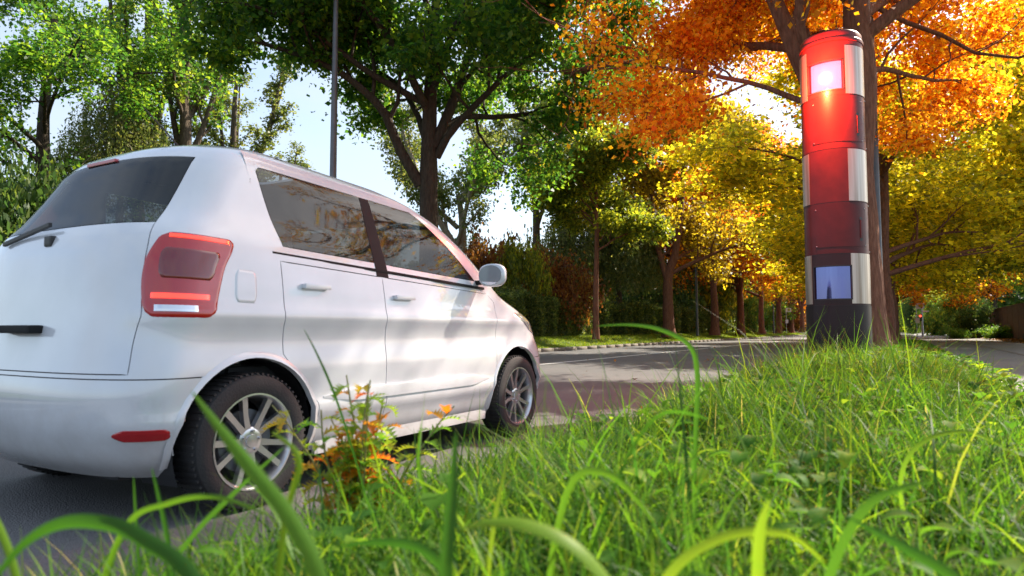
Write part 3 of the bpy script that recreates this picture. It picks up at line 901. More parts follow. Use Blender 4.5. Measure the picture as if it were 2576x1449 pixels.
put(t_p, P(700, 46), 5.4, (1.0, 1.0, .62), 'low sparse tree under the maple crown, left of the lamp post', group=GB, mats=(M['bark'], M['leaf_pale']))
put(t_p, P(1440, 52), 3.9, .8, 'slim poplar partly hidden behind the slender young tree', group=GB, mats=(M['bark'], M['leaf_pale']))
put(t_q, P(770, 42), 1.0, (.7, .7, .45), 'small open bush like tree seen just left of the lamp post', group=GB, mats=(M['bark_dark'], M['leaf_green']))
put(t_c, P(985, 40), 2.0, (.55, .55, .42), 'dark rounded tree low behind the maple trunk', group=GB, mats=(M['bark_dark'], M['leaf_dark']))

# weeping trees
def weeping(name, seed, H, rad, nstr, leaf, mat_b, mat_l, loc, label, zlow=1.0, squash=1.0):
    rg = np.random.default_rng(seed)
    root = empty(name, loc)
    parts = [tube_np(smooth_poly([(0, 0, 0), (.1, 0, H * .3), (-.1, .1, H * .6), (0, 0, H * .9)], 12), np.linspace(.26, .05, 12), 9)]
    Cs = []; Ax = []
    for k in range(nstr):
        a = rg.uniform(0, 2 * PI); rr = rad * math.sqrt(rg.uniform(0.02, 1))
        top = H * (1 - .42 * (rr / rad) ** 2) + rg.normal() * .25
        ln = rg.uniform(.35, 1.0) * (top - zlow)
        m = int(ln / .07)
        s = np.linspace(0, 1, max(4, m))
        sw = rg.normal(size=2) * .18
        q = np.stack([math.cos(a) * rr + sw[0] * s, math.sin(a) * rr + sw[1] * s, top - ln * s], -1)
        Cs.append(q + rg.normal(size=q.shape) * .05)
        if k % 7 == 0:
            parts.append(tube_np(smooth_poly([(0, 0, H * .55), (math.cos(a) * rr * .5, math.sin(a) * rr * .5, (H * .75 + top) / 2), (math.cos(a) * rr, math.sin(a) * rr, top)], 7), np.linspace(.05, .01, 7), 4))
    V, F = merge(parts)
    np_mesh('trunk', V, F, mat_b, root, True)
    C = np.concatenate(Cs)
    V, F = leaves_np(C, leaf, rg, flat=.2, wide=.38, droop=1.6)
    np_mesh('crown', V, F, mat_l, root)
    tag(root, label, 'tree')
    return root
weeping('willow_tree', 61, 8.0, 3.2, 900, .17, M['bark'], M['leaf_pale'], P(1555, 42), 'pale green weeping willow between the slender tree and the forked bronze tree', 3.0)
weeping('birch_tree', 62, 12.2, 2.9, 800, .14, M['bark_pale'], M['leaf_pale'], P(290, 30), 'pale olive weeping birch above the car roof', 6.0)
weeping('willow_tree', 63, 7.5, 2.6, 500, .17, M['bark'], M['leaf_pale'], P(1425, 40), 'small grey green weeping tree behind the reddish bushes', 2.0)

# shrubs
def shrub_proto(name, seed, n, leaf, mat):
    rg = np.random.default_rng(seed)
    root = empty(name)
    parts = []
    tips = []
    for k in range(26):
        a = rg.uniform(0, 2 * PI); th = rg.uniform(.1, 1.05)
        d = (math.cos(a) * math.sin(th), math.sin(a) * math.sin(th), math.cos(th))
        pts = branch_pts(rg, (0, 0, 0), d, rg.uniform(.7, 1.1), 6, .12, .03)
        parts.append(tube_np(pts, np.linspace(.02, .004, 7), 4))
        for f in (2, 3, 4, 5, 6, 6):
            tips.append(pts[f] + rg.normal(size=3) * .06)
            tips.append(pts[f] + rg.normal(size=3) * .12)
    V, F = merge(parts)
    np_mesh('stems', V, F, M['bark_dark'], root, True)
    T = np.array(tips)
    per = n // len(T)
    C = np.repeat(T, per, axis=0)
    C = C + rg.normal(size=C.shape) * .075
    C[:, 2] = np.abs(C[:, 2])
    V, F = leaves_np(C, leaf, rg, flat=.35)
    np_mesh('crown', V, F, mat, root)
    return root
sh = shrub_proto('shrub', 71, 14000, 0.05, M['leaf_fresh'])
sh2 = shrub_proto('shrub', 72, 14000, 0.04, M['leaf_dark'])
GS = 'shrubs behind the hedge'
first = [True, True]
def shrub(which, loc, sc, label, mat, group):
    src = (sh, sh2)[which]
    r = put(src, loc, (loc[0] * 1.7) % 6.28, sc, label, 'shrub', group, (M['bark_dark'], M[mat]), first=first[which])
    first[which] = False
shrub(0, P(1235, 32), (2.7, 2.7, 4.6), 'rust red leaved bush just right of the car windscreen', 'leaf_red', GS)
shrub(1, P(1175, 36), (2.4, 2.4, 5.3), 'dark green bush behind the windscreen of the car', 'leaf_dark', GS)
shrub(0, P(1310, 31), (1.6, 1.6, 4.4), 'yellow green bush right beside the rust red bush', 'leaf_olive', GS)
shrub(1, P(1385, 34), (2.6, 2.6, 4.4), 'russet brown bush left of the slender young tree', 'leaf_red', GS)
shrub(0, P(1450, 40), (2.8, 2.8, 4.4), 'brownish green bush behind the slender young tree', 'leaf_olive', GS)
shrub(1, P(1600, 50), (4.2, 4.2, 6.0), 'dark bush below the hanging willow branches', 'leaf_dark', GS)
shrub(1, P(1700, 58), (5.0, 5.0, 7.5), 'dark brown green bush behind the thick forked tree trunk', 'leaf_dark', GS)
shrub(0, P(1775, 60), (4.0, 4.0, 7.0), 'olive brown bush left of the second lamp post', 'leaf_olive', GS)
shrub(0, P(1850, 72), (3.6, 3.6, 5.0), 'bright yellow green bush behind the end of the hedge', 'leaf_fresh', GS)
shrub(0, P(1905, 84), (4.5, 4.5, 5.0), 'yellow green bush beyond the hedge, seen between two trunks', 'leaf_fresh', GS)
shrub(1, P(1990, 100), (4.5, 4.5, 6.0), 'red tinged bush right of the far bus stop sign', 'leaf_red', GS)
shrub(1, P(1100, 40), (3.0, 3.0, 4.6), 'dark green bush behind the maple trunk base', 'leaf_dark', GS)
shrub(0, P(40, 24), (2.6, 2.6, 6.3), 'dark green bush above the rear of the car roof', 'leaf_dark', GS)
GP = 'shrubs beside the path'
shrub(0, P(2365, 70), (3.0, 3.0, 3.6), 'sunlit yellow green shrub right of the traffic light', 'leaf_fresh', GP)
shrub(0, P(2420, 58), (2.3, 2.3, 3.6), 'bushy sunlit green shrub at the far end of the brown wall', 'leaf_fresh', GP)
shrub(1, P(2462, 50), (1.7, 1.7, 2.6), 'dark green shrub leaning on the brown wall', 'leaf_dark', GP)
shrub(1, P(2400, 46), (1.0, 1.0, .8), 'low green plant at the pavement edge left of the wall', 'leaf_green', GP)
shrub(0, P(2510, 43), (1.3, 1.3, .9), 'low green shrub growing at the foot of the brown wall', 'leaf_green', GP)
shrub(1, P(2330, 120), (7, 7, 8), 'large olive green bush at the end of the path', 'leaf_olive', GP)
shrub(0, P(2245, 130), (6, 6, 9), 'dark bush at the end of the road', 'leaf_dark', GP)
shrub(1, P(2300, 100), (2.4, 2.4, 6.5), 'tall dark green conical bush behind the path bus stop sign', 'leaf_dark', GP)

# far wood closing the view
def wood(name, x0, x1, y0, y1, h, n, leaf, mat, label):
    rg = np.random.default_rng(90)
    x = rg.uniform(x0, x1, n); y = rg.uniform(y0, y1, n)
    top = h * (0.72 + 0.28 * np.abs(np.sin(x * .21) * np.cos(y * .17 + x * .05)) + 0.05 * np.sin(x * 1.1))
    z = top * rg.uniform(0, 1, n) ** 0.7
    C = np.stack([x, y, z], -1)
    V, F = leaves_np(C, leaf, rg, flat=.3)
    tag(np_mesh(name, V, F, mat), label, 'wood', kind='stuff')
wood('far_wood', -110, 70, 165, 200, 17, 60000, 1.1, M['leaf_dark'], 'distant dark wood closing the view at the end of the road')
wood('park_wood', -75, -27, 62, 120, 10, 70000, .55, M['leaf_dark'], 'dim thicket of trees beyond the hedge')

# clipped ball tree
def ball_tree():
    rg = np.random.default_rng(99)
    root = empty('topiary_tree', (6.9, 40.0, 0.15))
    tube_obj('trunk', [(0, 0, 0), (.03, 0, 2), (0, 0, 4)], [.12, .1, .08], 9, M['bark_dark'], root)
    n = 60000
    d = unit(rg.normal(size=(n, 3)))
    rr = 1.0 - np.abs(rg.normal(size=n)) * .05 + .03 * np.sin(d[:, 0] * 7) * np.cos(d[:, 2] * 6)
    C = d * rr[:, None] * np.array([1.85, 1.85, 1.75]) + np.array([0, 0, 4.75])
    V, F = leaves_np(C, .07, rg, flat=.1, axis=d)
    np_mesh('crown', V, F, M['leaf_dark'], root)
    tag(root, 'dark green tree clipped to a round ball above the brown wall', 'tree')
ball_tree()

# ---------------------------------------------------------------- wall at the right
def garden_wall():
    root = empty('garden_wall', (6.0, 52, 0.14))
    bm = bmesh.new()
    y = -12.0
    while y < 13:
        add_box(bm, (0, y + 1.2, 1.05), (.14, 2.32, 2.1), bevel=.01)
        for k in range(9):
            add_box(bm, (-.078, y + 1.2, .2 + k * .22), (.02, 2.3, .035))
        y += 2.4
    bm_obj('panel', bm, M['wall'], root)
    bm = bmesh.new()
    add_box(bm, (0, .5, 2.13), (.2, 25.2, .06), bevel=.01)
    bm_obj('coping', bm, M['wall'], root)
    bm = bmesh.new()
    z = .0
    k = 0
    while z < 2.3:
        add_box(bm, (-.12 if k % 2 else -.06, -12.25, z + .055), (.34 if k % 2 else .22, .34, .10), bevel=.008)
        add_box(bm, (-.2 if k % 2 == 0 else -.26, -12.25, z + .055), (.08, .42, .10), bevel=.008)
        z += .115; k += 1
    bm_obj('post', bm, M['brick_pale'], root)
    tag(root, 'dark brown garden wall with pale toothed block post along the pavement', 'wall')
garden_wall()

# ---------------------------------------------------------------- lamp posts
def lamp_post(loc, h, label, group, mat, arms=True, r0=.09, double=False):
    root = empty('lamp_post', loc, R(-90))
    tube_obj('pole', [(0, 0, 0), (0, 0, .9), (0, 0, .95), (0, 0, h * .6), (0, 0, h)], [r0 * 1.25, r0 * 1.2, r0, r0 * .85, r0 * .6], 14, mat, root)
    bm = bmesh.new()
    add_box(bm, (0, -r0 * 1.2, .75), (.09, .02, .35), bevel=.005)
    bm_obj('service_door', bm, mat, root)
    for sg in ((-1, 1) if double else (-1,)):
        tube_obj('arm', [(0, 0, h - .05), (0, .25 * sg, h + .05), (0, .75 * sg, h + .12)], [r0 * .5, r0 * .45, r0 * .4], 8, mat, root)
        bm = bmesh.new()
        add_box(bm, (0, (.75 + .3) * sg, h + .13), (.26, .62, .10), bevel=.03)
        hd = bm_obj('lamp_head', bm, mat, root)
        bm = bmesh.new()
        add_box(bm, (0, (.75 + .32) * sg, h + .072), (.2, .46, .02), bevel=.004)
        bm_obj('lens', bm, M['white'], hd)
    tag(root, label, 'lamp post', group)
GL = 'street lamp posts'
lamp_post((-11.75, 11.75, .30), 9.5, 'tall dark grey lamp post rising behind the car roof', GL, M['pole_grey'])
lamp_post((-11.8, 45.0, .36), 8.2, 'slim lamp post standing between two amber trunks at the hedge', GL, M['pole_grey'], r0=.075)
lamp_post((-11.7, 75.0, .36), 6.7, 'distant lamp post with a double head across the road', GL, M['pole_grey'], double=True, r0=.07)
lamp_post((-0.36, 14.6, .22), 9.0, 'grey lamp post pressed beside the trunk behind the camera column', GL, M['pole_grey'], r0=.068)
lamp_post((1.55, 72, .15), 8.4, 'pale metal lamp post beside the path bus stop sign', GL, M['pole_pale'], r0=.075)

# ---------------------------------------------------------------- signs
def disc(bm, c, r, th, n=28):
    """disc facing -Y"""
    mt = Matrix.Translation(c) @ Matrix.Rotation(R(90), 4, 'X')
    bmesh.ops.create_cone(bm, cap_ends=True, segments=n, radius1=r, radius2=r, depth=th, matrix=mt)
def bus_stop(loc, h, rz, label):
    root = empty('bus_stop_sign', loc, rz)
    tube_obj('pole', [(-.26, 0, 0), (-.26, 0, h)], [.03, .03], 10, M['pole_pale'], root)
    bm = bmesh.new(); add_box(bm, (0, -.02, h - .22), (.60, .02, .46), bevel=.004)
    pl = bm_obj('sign_plate', bm, M['white'], root)
    bm = bmesh.new(); disc(bm, (.04, -.036, h - .20), .145, .008)
    bm_obj('disc', bm, M['yellow'], pl)
    bm = bmesh.new()
    n = 28
    for k in range(n):
        a = 2 * PI * k / n
        add_box(bm, (.04 + .125 * math.cos(a), -.043, h - .20 + .125 * math.sin(a)), (.03, .005, .022), rot=Matrix.Rotation(-a, 4, 'Y'))
    for (dx, sx, sz) in ((-.045, .022, .13), (.045, .022, .13), (0, .07, .022)):
        add_box(bm, (.04 + dx, -.043, h - .20), (sx, .005, sz))
    bm_obj('ring', bm, M['green'], pl)
    bm = bmesh.new(); add_box(bm, (-.20, -.04, 1.35), (.30, .03, .42), bevel=.004)
    bm_obj('timetable', bm, M['white'], root)
    tag(root, label, 'bus stop sign', 'bus stop signs')
bus_stop((1.25, 64.0, .15), 2.75, 0.05, 'white bus stop sign with yellow disc beside the path at right')
bus_stop((-11.5, 84.5, .36), 2.9, 0.1, 'white bus stop sign with yellow disc among the avenue trunks across the road')

def traffic_light():
    root = empty('traffic_light', (1.42, 66.5, .15))
    tube_obj('pole', [(0, 0, 0), (0, 0, 3.2)], [.045, .045], 10, M['pole_pale'], root)
    bm = bmesh.new(); add_box(bm, (-.12, -.10, 1.62), (.24, .2, .56), bevel=.02)
    hs = bm_obj('housing', bm, M['black'], root)
    m, nt, b = newmat('red_signal'); b.inputs['Base Color'].default_value = (.5, .02, .01, 1)
    b.inputs['Emission Color'].default_value = (1, .06, .03, 1); b.inputs['Emission Strength'].default_value = 2.5
    bm = bmesh.new(); disc(bm, (-.12, -.21, 1.76), .085, .02)
    bm_obj('red_lens', bm, m, hs)
    bm = bmesh.new(); disc(bm, (-.12, -.21, 1.50), .085, .02)
    bm_obj('green_lens', bm, M['black'], hs)
    bm = bmesh.new(); add_box(bm, (.25, 0, 2.15), (.55, .02, .12), bevel=.003)
    bm_obj('blade_sign', bm, M['white'], root)
    tag(root, 'pedestrian traffic light showing red below the path bus stop sign', 'traffic light')
traffic_light()

def blue_sign():
    root = empty('path_sign', P(2240, 92, .15))
    tube_obj('pole', [(0, .03, 0), (0, .03, 2.6)], [.03, .03], 8, M['pole_pale'], root)
    bm = bmesh.new(); disc(bm, (0, 0, 2.3), .30, .02)
    d = bm_obj('sign_disc', bm, M['blue'], root)
    bm = bmesh.new()
    for (x, z, sx, sz) in ((-.07, 2.38, .05, .06), (-.07, 2.28, .08, .13), (.09, 2.38, .05, .05), (.09, 2.28, .06, .12), (-.07, 2.17, .03, .1), (.09, 2.17, .03, .1), (.01, 2.3, .012, .4)):
        add_box(bm, (x, -.014, z), (sx, .004, sz))
    bm_obj('pictogram', bm, M['white'], d)
    bm = bmesh.new(); add_box(bm, (0, -.01, 1.83), (.4, .02, .28), bevel=.004)
    bm_obj('sub_plate', bm, M['white'], root)
    tag(root, 'round blue path sign with small white plate in the far distance', 'road sign')
blue_sign()

# ---------------------------------------------------------------- the camera column
def arc_panel(name, f0, f1, z0, z1, r0, r1, mat, parent, n=None, smooth=True):
    """curved slab between angles f0..f1 (degrees from the front, positive to picture right)"""
    n = n or max(2, int(abs(f1 - f0) / 4))
    bm = bmesh.new()
    ring = []
    full = abs(f1 - f0) >= 359.9
    for k in range(n if full else n + 1):
        a = R(f0 + (f1 - f0) * k / n)
        s, c = math.sin(a), -math.cos(a)
        ring.append([bm.verts.new((r1 * s, r1 * c, z0)), bm.verts.new((r1 * s, r1 * c, z1)), bm.verts.new((r0 * s, r0 * c, z1)), bm.verts.new((r0 * s, r0 * c, z0))])
    m = len(ring)
    for k in range(m if full else m - 1):
        A, B = ring[k], ring[(k + 1) % m]
        for j in range(4):
            bm.faces.new((A[j], A[(j + 1) % 4], B[(j + 1) % 4], B[j]))
    if not full:
        bm.faces.new(list(reversed(ring[0]))); bm.faces.new(ring[-1])
    bmesh.ops.recalc_face_normals(bm, faces=bm.faces)
    return bm_obj(name, bm, mat, parent, smooth, 40)

def speed_camera():
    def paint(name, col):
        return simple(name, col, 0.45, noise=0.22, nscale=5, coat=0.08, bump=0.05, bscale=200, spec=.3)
    red = paint('column_glow_top', (0.15, 0.016, 0.014))  # flash glow painted into the dark housings: reddest at top, fading downwards
    red_glow_low = paint('column_glow_low', (0.075, 0.008, 0.009))
    red_glow_upper = paint('column_glow_upper', (0.125, 0.013, 0.012))
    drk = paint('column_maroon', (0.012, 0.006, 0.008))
    # brushed aluminium strips with vertical staining
    m, nt, b = newmat('column_strip')
    b.inputs['Metallic'].default_value = .75; b.inputs['Roughness'].default_value = .38
    tc = nt.nodes.new("ShaderNodeTexCoord"); mp = nt.nodes.new("ShaderNodeMapping")
    mp.inputs['Scale'].default_value = (22, 22, .6)
    nz = N(nt, "ShaderNodeTexNoise", Scale=1.0, Detail=6.0)
    nt.links.new(tc.outputs['Object'], mp.inputs['Vector']); nt.links.new(mp.outputs[0], nz.inputs['Vector'])
    rp = ramp(nt, [(.3, (.30, .24, .19)), (.7, (.62, .56, .50))])
    nt.links.new(nz.outputs['Fac'], rp.inputs[0]); nt.links.new(rp.outputs[0], b.inputs['Base Color'])
    strip = m
    root = empty('speed_camera', (-0.63, 8.5, 0.0), R(4.2))
    Rr = .330
    zs = [0.10, 1.06, 1.63, 2.20, 2.80, 3.40, 4.02]
    # base
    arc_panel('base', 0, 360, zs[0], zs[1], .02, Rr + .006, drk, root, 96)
    # housings
    def housing(z0, z1, mat, win=None, name='housing'):
        if win is None:
            h = arc_panel(name, 0, 360, z0 + .003, z1 - .003, .02, Rr, mat, root, 96)
        else:
            f0, f1, w0, w1 = win
            bm = bmesh.new()
            n = 120
            def v(f, z, r):
                a = R(f); return (r * math.sin(a), -r * math.cos(a), z)
            fs = list(np.linspace(f0, f1, 24)) + list(np.linspace(f1, f0 + 360, 96))[1:-1]
            nf = len(fs)
            levels = [z0 + .003, w0, w1, z1 - .003]
            G = [[bm.verts.new(v(f, z, Rr)) for f in fs] for z in levels]
            for i in range(3):
                for k in range(nf):
                    k2 = (k + 1) % nf
                    if i == 1 and k < 23: continue
                    bm.faces.new((G[i][k], G[i][k2], G[i + 1][k2], G[i + 1][k]))
            # window reveal
            I = [[bm.verts.new(v(fs[k], z, Rr - .05)) for k in range(24)] for z in (w0, w1)]
            for k in range(23):
                bm.faces.new((G[1][k], I[0][k], I[0][k + 1], G[1][k + 1]))
                bm.faces.new((G[2][k], G[2][k + 1], I[1][k + 1], I[1][k]))
            bm.faces.new((G[1][0], G[2][0], I[1][0], I[0][0]))
            bm.faces.new((G[1][23], I[0][23], I[1][23], G[2][23]))
            bmesh.ops.recalc_face_normals(bm, faces=bm.faces)
            h = bm_obj(name, bm, mat, root, True, 35)
        return h
    WU = (-46, 21, 3.47, 3.80)
    WL = (-44, 25, 1.135, 1.49)
    housing(zs[1], zs[2], paint('column_glow_faint', (0.025, 0.007, 0.009)), WL)  # faint tail of the painted glow
    b2 = housing(zs[2], zs[3], red_glow_low)
    housing(zs[3], zs[4], paint('column_glow_mid', (0.095, 0.010, 0.010)))
    b4 = housing(zs[4], zs[5], red_glow_upper)
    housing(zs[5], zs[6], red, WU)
    # seams
    for z in zs[1:6]:
        arc_panel('seam', 0, 360, z - .006, z + .006, .02, Rr - .004, M['black'], root, 64)
    # cap
    bm = bmesh.new()
    lathe(bm, [(Rr + .008, 4.02), (Rr + .010, 4.05), (Rr + .002, 4.065), (Rr - .004, 4.07), (Rr - .006, 4.13), (Rr - .02, 4.15), (Rr - .10, 4.165), (.05, 4.175)], 72)
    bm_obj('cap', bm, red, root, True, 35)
    # metal strips in the three windowed / striped housings
    for (z0, z1) in ((zs[1] + .02, zs[2] + .0), (zs[3] + .01, zs[4] - .01), (zs[5] + .01, zs[6] - .06)):
        for (f0, f1) in ((25, 102), (-128, -50), (145, 190)):
            arc_panel('metal_strip', f0, f1, z0, z1, Rr - .002, Rr + .004, strip, root)
    # doors with recessed handle
    for (z0, z1, par) in ((zs[2], zs[3], b2), (zs[4], zs[5], b4)):
        mat = red_glow_low if par is b2 else red_glow_upper
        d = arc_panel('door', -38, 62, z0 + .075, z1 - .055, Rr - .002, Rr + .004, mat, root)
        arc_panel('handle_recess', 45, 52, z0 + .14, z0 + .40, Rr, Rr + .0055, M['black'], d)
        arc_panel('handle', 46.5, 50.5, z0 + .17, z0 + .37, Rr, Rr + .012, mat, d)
        for (f, z) in ((-36, z0 + .09), (60, z0 + .09), (-36, z1 - .07), (60, z1 - .07), (88, z1 - .02), (88, z0 + .03)):
            bm = bmesh.new()
            a = R(f)
            bmesh.ops.create_uvsphere(bm, u_segments=8, v_segments=6, radius=.006, matrix=Matrix.Translation(((Rr + .004) * math.sin(a), -(Rr + .004) * math.cos(a), z)))
            bm_obj('rivet', bm, M['pole_pale'], d, True)
    # window frames and glass
    for (f0, f1, w0, w1) in (WU, WL):
        e = 1.6
        fr = bmesh.new()
        for (a0, a1, q0, q1) in ((f0 - e, f1 + e, w1, w1 + .012), (f0 - e, f1 + e, w0 - .012, w0), (f0 - e, f0, w0, w1), (f1, f1 + e, w0, w1)):
            n = max(2, int((a1 - a0) / 4))
            prev = None
            for k in range(n + 1):
                a = R(a0 + (a1 - a0) * k / n); s, c = math.sin(a), -math.cos(a)
                cur = [fr.verts.new((r * s, r * c, z)) for (r, z) in ((Rr + .006, q0), (Rr + .006, q1), (Rr - .004, q1), (Rr - .004, q0))]
                if prev:
                    for j in range(4):
                        fr.faces.new((prev[j], prev[(j + 1) % 4], cur[(j + 1) % 4], cur[j]))
                else:
                    fr.faces.new(cur)
                prev = cur
            fr.faces.new(prev)
        bmesh.ops.recalc_face_normals(fr, faces=fr.faces)
        bm_obj('window_frame', fr, M['black'], root)
    # lower pane: dark mirror glass, flat, bluish
    def mirror(name, col, rough):
        m, nt, b = newmat(name)
        b.inputs['Base Color'].default_value = lin(col); b.inputs['Metallic'].default_value = .9; b.inputs['Roughness'].default_value = rough
        return m
    def flat_pane(name, w, mat, depth):
        f0, f1, w0, w1 = w
        a0, a1 = R(f0 + .5), R(f1 - .5)
        r = Rr - .012
        p0 = (r * math.sin(a0), -r * math.cos(a0)); p1 = (r * math.sin(a1), -r * math.cos(a1))
        bm = bmesh.new()
        n = 12
        vs = []
        for k in range(n + 1):
            a = a0 + (a1 - a0) * k / n
            rr = r - depth
            vs.append((bm.verts.new((rr * math.sin(a), -rr * math.cos(a), w0 + .001)), bm.verts.new((rr * math.sin(a), -rr * math.cos(a), w1 - .001))))
        for k in range(n):
            bm.faces.new((vs[k][0], vs[k + 1][0], vs[k + 1][1], vs[k][1]))
        return bm_obj(name, bm, mat, root, True)
    flat_pane('lower_window', WL, mirror('mirror_glass', (.14, .16, .36), .05), 0)
    # upper window: clear pane, lit diffuser and flash lamp behind it
    g, nt, b = newmat('clear_pane')
    b.inputs['Base Color'].default_value = (1, .93, .97, 1); b.inputs['Roughness'].default_value = .02
    b.inputs['Transmission Weight'].default_value = 1.0; b.inputs['IOR'].default_value = 1.1
    flat_pane('upper_window', WU, g, 0)
    em, nt, b = newmat('flash_diffuser')
    b.inputs['Base Color'].default_value = (.5, .4, .5, 1)
    b.inputs['Emission Color'].default_value = (.92, .55, 1.0, 1); b.inputs['Emission Strength'].default_value = .28
    flat_pane('flash_diffuser', WU, em, .030)
    em2, nt, b = newmat('flash_lamp_glow')
    b.inputs['Emission Color'].default_value = (1, .93, .92, 1); b.inputs['Emission Strength'].default_value = 6
    bm = bmesh.new()
    a = R(-13)
    cx, cy, cz = (Rr - .030) * math.sin(a), -(Rr - .030) * math.cos(a), 3.62
    bmesh.ops.create_uvsphere(bm, u_segments=20, v_segments=12, radius=1, matrix=Matrix.Translation((cx, cy, cz)) @ Matrix.Rotation(a, 4, 'Z') @ Matrix.Diagonal((.055, .012, .055, 1)))
    bm_obj('flash_lamp', bm, em2, root, True)
    # the flash's own red light
    ld = bpy.data.lights.new('flash_light', 'POINT')
    ld.color = (1.0, .10, .03); ld.energy = FLASH_W; ld.shadow_soft_size = .06
    lo = bpy.data.objects.new('flash_light', ld); link(lo, root)
    lo.location = (math.sin(a) * (Rr + .34), -math.cos(a) * (Rr + .34), 3.55)
    tag(root, 'tall round roadside speed camera column flashing red, with metal strips and two windows', 'speed camera')
FLASH_W = 240
speed_camera()
# ---------------------------------------------------------------- the white car
def car():
    # paint
    m, nt, b = newmat('white_paint')
    tc = nt.nodes.new("ShaderNodeTexCoord")
    nz = N(nt, "ShaderNodeTexNoise", Scale=3.0, Detail=6.0)
    nt.links.new(tc.outputs['Object'], nz.inputs['Vector'])
    rp = ramp(nt, [(.3, (.60, .62, .66)), (.7, (.69, .71, .75))])
    nt.links.new(nz.outputs['Fac'], rp.inputs[0]); nt.links.new(rp.outputs[0], b.inputs['Base Color'])
    b.inputs['Roughness'].default_value = .25; b.inputs['Coat Weight'].default_value = 1.0; b.inputs['Coat Roughness'].default_value = .02
    b.inputs['Coat IOR'].default_value = 1.75
    # road film on the lowest panels
    sx_ = nt.nodes.new('ShaderNodeSeparateXYZ'); nt.links.new(tc.outputs['Object'], sx_.inputs[0])
    n2 = N(nt, "ShaderNodeTexNoise", Scale=7.0, Detail=8.0, Roughness=.7); nt.links.new(tc.outputs['Object'], n2.inputs['Vector'])
    ma = nt.nodes.new('ShaderNodeMath'); ma.operation = 'MULTIPLY_ADD'; ma.inputs[1].default_value = .5
    nt.links.new(n2.outputs['Fac'], ma.inputs[0]); nt.links.new(sx_.outputs['Z'], ma.inputs[2])
    dr = ramp(nt, [(.38, (.55, .55, .55)), (.75, (0, 0, 0))]); nt.links.new(ma.outputs[0], dr.inputs[0])
    mx_ = nt.nodes.new('ShaderNodeMix'); mx_.data_type = 'RGBA'; mx_.inputs['B'].default_value = (.36, .32, .28, 1)
    nt.links.new(dr.outputs[0], mx_.inputs['Factor']); nt.links.new(rp.outputs[0], mx_.inputs['A']); nt.links.new(mx_.outputs['Result'], b.inputs['Base Color'])
    paint = m
    m, nt, b = newmat('tinted_glass')
    b.inputs['Base Color'].default_value = (.012, .016, .018, 1); b.inputs['Roughness'].default_value = .03; b.inputs['Specular IOR Level'].default_value = .9
    tp = nt.nodes.new("ShaderNodeBsdfTransparent"); tp.inputs[0].default_value = (.55, .60, .60, 1)
    mx = nt.nodes.new("ShaderNodeMixShader"); mx.inputs[0].default_value = .42
    nt.links.new(b.outputs[0], mx.inputs[1]); nt.links.new(tp.outputs[0], mx.inputs[2])
    nt.links.new(mx.outputs[0], nt.nodes['Material Output'].inputs['Surface'])
    glass = m
    m, nt, b = newmat('tail_light_red')
    b.inputs['Base Color'].default_value = (.42, .006, .010, 1); b.inputs['Roughness'].default_value = .12; b.inputs['Coat Weight'].default_value = 1
    redl = m
    m, nt, b = newmat('tail_light_bright')
    b.inputs['Base Color'].default_value = (.75, .02, .01, 1); b.inputs['Roughness'].default_value = .15; b.inputs['Coat Weight'].default_value = 1
    b.inputs['Emission Color'].default_value = (1, .05, .02, 1); b.inputs['Emission Strength'].default_value = .8
    redb = m
    m, nt, b = newmat('headlight_glass')
    b.inputs['Base Color'].default_value = (.75, .77, .80, 1); b.inputs['Roughness'].default_value = .05; b.inputs['Metallic'].default_value = .7
    b.inputs['Coat Weight'].default_value = 1
    headl = m
    m, nt, b = newmat('tail_light_dark')
    b.inputs['Base Color'].default_value = (.16, .004, .006, 1); b.inputs['Roughness'].default_value = .08; b.inputs['Coat Weight'].default_value = 1
    redd = m
    blk = M['black']
    trim = simple('car_trim', (.02, .02, .021), .75, spec=.2)
    rubber = simple('tyre_rubber', (.022, .022, .023), .8, bump=.2, bscale=90)
    alloy = simple('alloy_rim', (.62, .63, .65), .28, metal=.9, noise=.06)
    chrome = simple('bright_trim', (.78, .78, .80), .2, metal=.9, noise=.05)
    seatm = simple('seat_cloth', (.03, .032, .038), .9)

    root = empty('white_car', (-3.34, 1.45, 0.0))
    # ring table: z, yR, yF, w, cR, cF
    K = np.array([
        (.19, .13, 3.56, .735, .34, .50),
        (.26, .05, 3.72, .785, .34, .52),
        (.40, .00, 3.78, .815, .33, .54),
        (.54, .00, 3.78, .825, .32, .55),
        (.66, .03, 3.75, .828, .31, .57),
        (.78, .055, 3.69, .825, .31, .60),
        (.87, .07, 3.60, .818, .31, .62),
        (.94, .08, 3.46, .808, .31, .60),
        (1.00, .09, 3.24, .795, .31, .50),
        (1.05, .10, 3.08, .785, .33, .42),
        (1.12, .125, 2.98, .768, .31, .37),
        (1.34, .22, 2.68, .712, .36, .34),
        (1.50, .33, 2.42, .660, .38, .34),
        (1.585, .42, 2.18, .620, .40, .38),
        (1.635, .56, 1.96, .545, .40, .42),
        (1.672, .78, 1.68, .400, .30, .36),
        (1.690, 1.02, 1.40, .180, .14, .16)])
    M0 = len(K)
    q = np.linspace(0, M0 - 1, 321)
    D = np.stack([np.interp(q, np.arange(M0), K[:, j]) for j in range(6)], 1)
    ker = np.exp(-0.5 * (np.arange(-10, 11) / 5.0) ** 2); ker /= ker.sum()
    Dp = np.concatenate([2 * D[:1] - D[10:0:-1], D, 2 * D[-1:] - D[-2:-12:-1]])
    D = np.stack([np.convolve(Dp[:, j], ker, 'valid') for j in range(6)], 1)
    # rows at chosen z
    zmarks = sorted(set(list(np.round(np.linspace(.19, 1.05, 36), 4)) + [.60, .62, .96, 1.10, 1.17] + list(np.round(np.linspace(1.08, 1.60, 22), 4)) + [1.53, 1.625, 1.645, 1.655, 1.665, 1.674, 1.682, 1.687]))
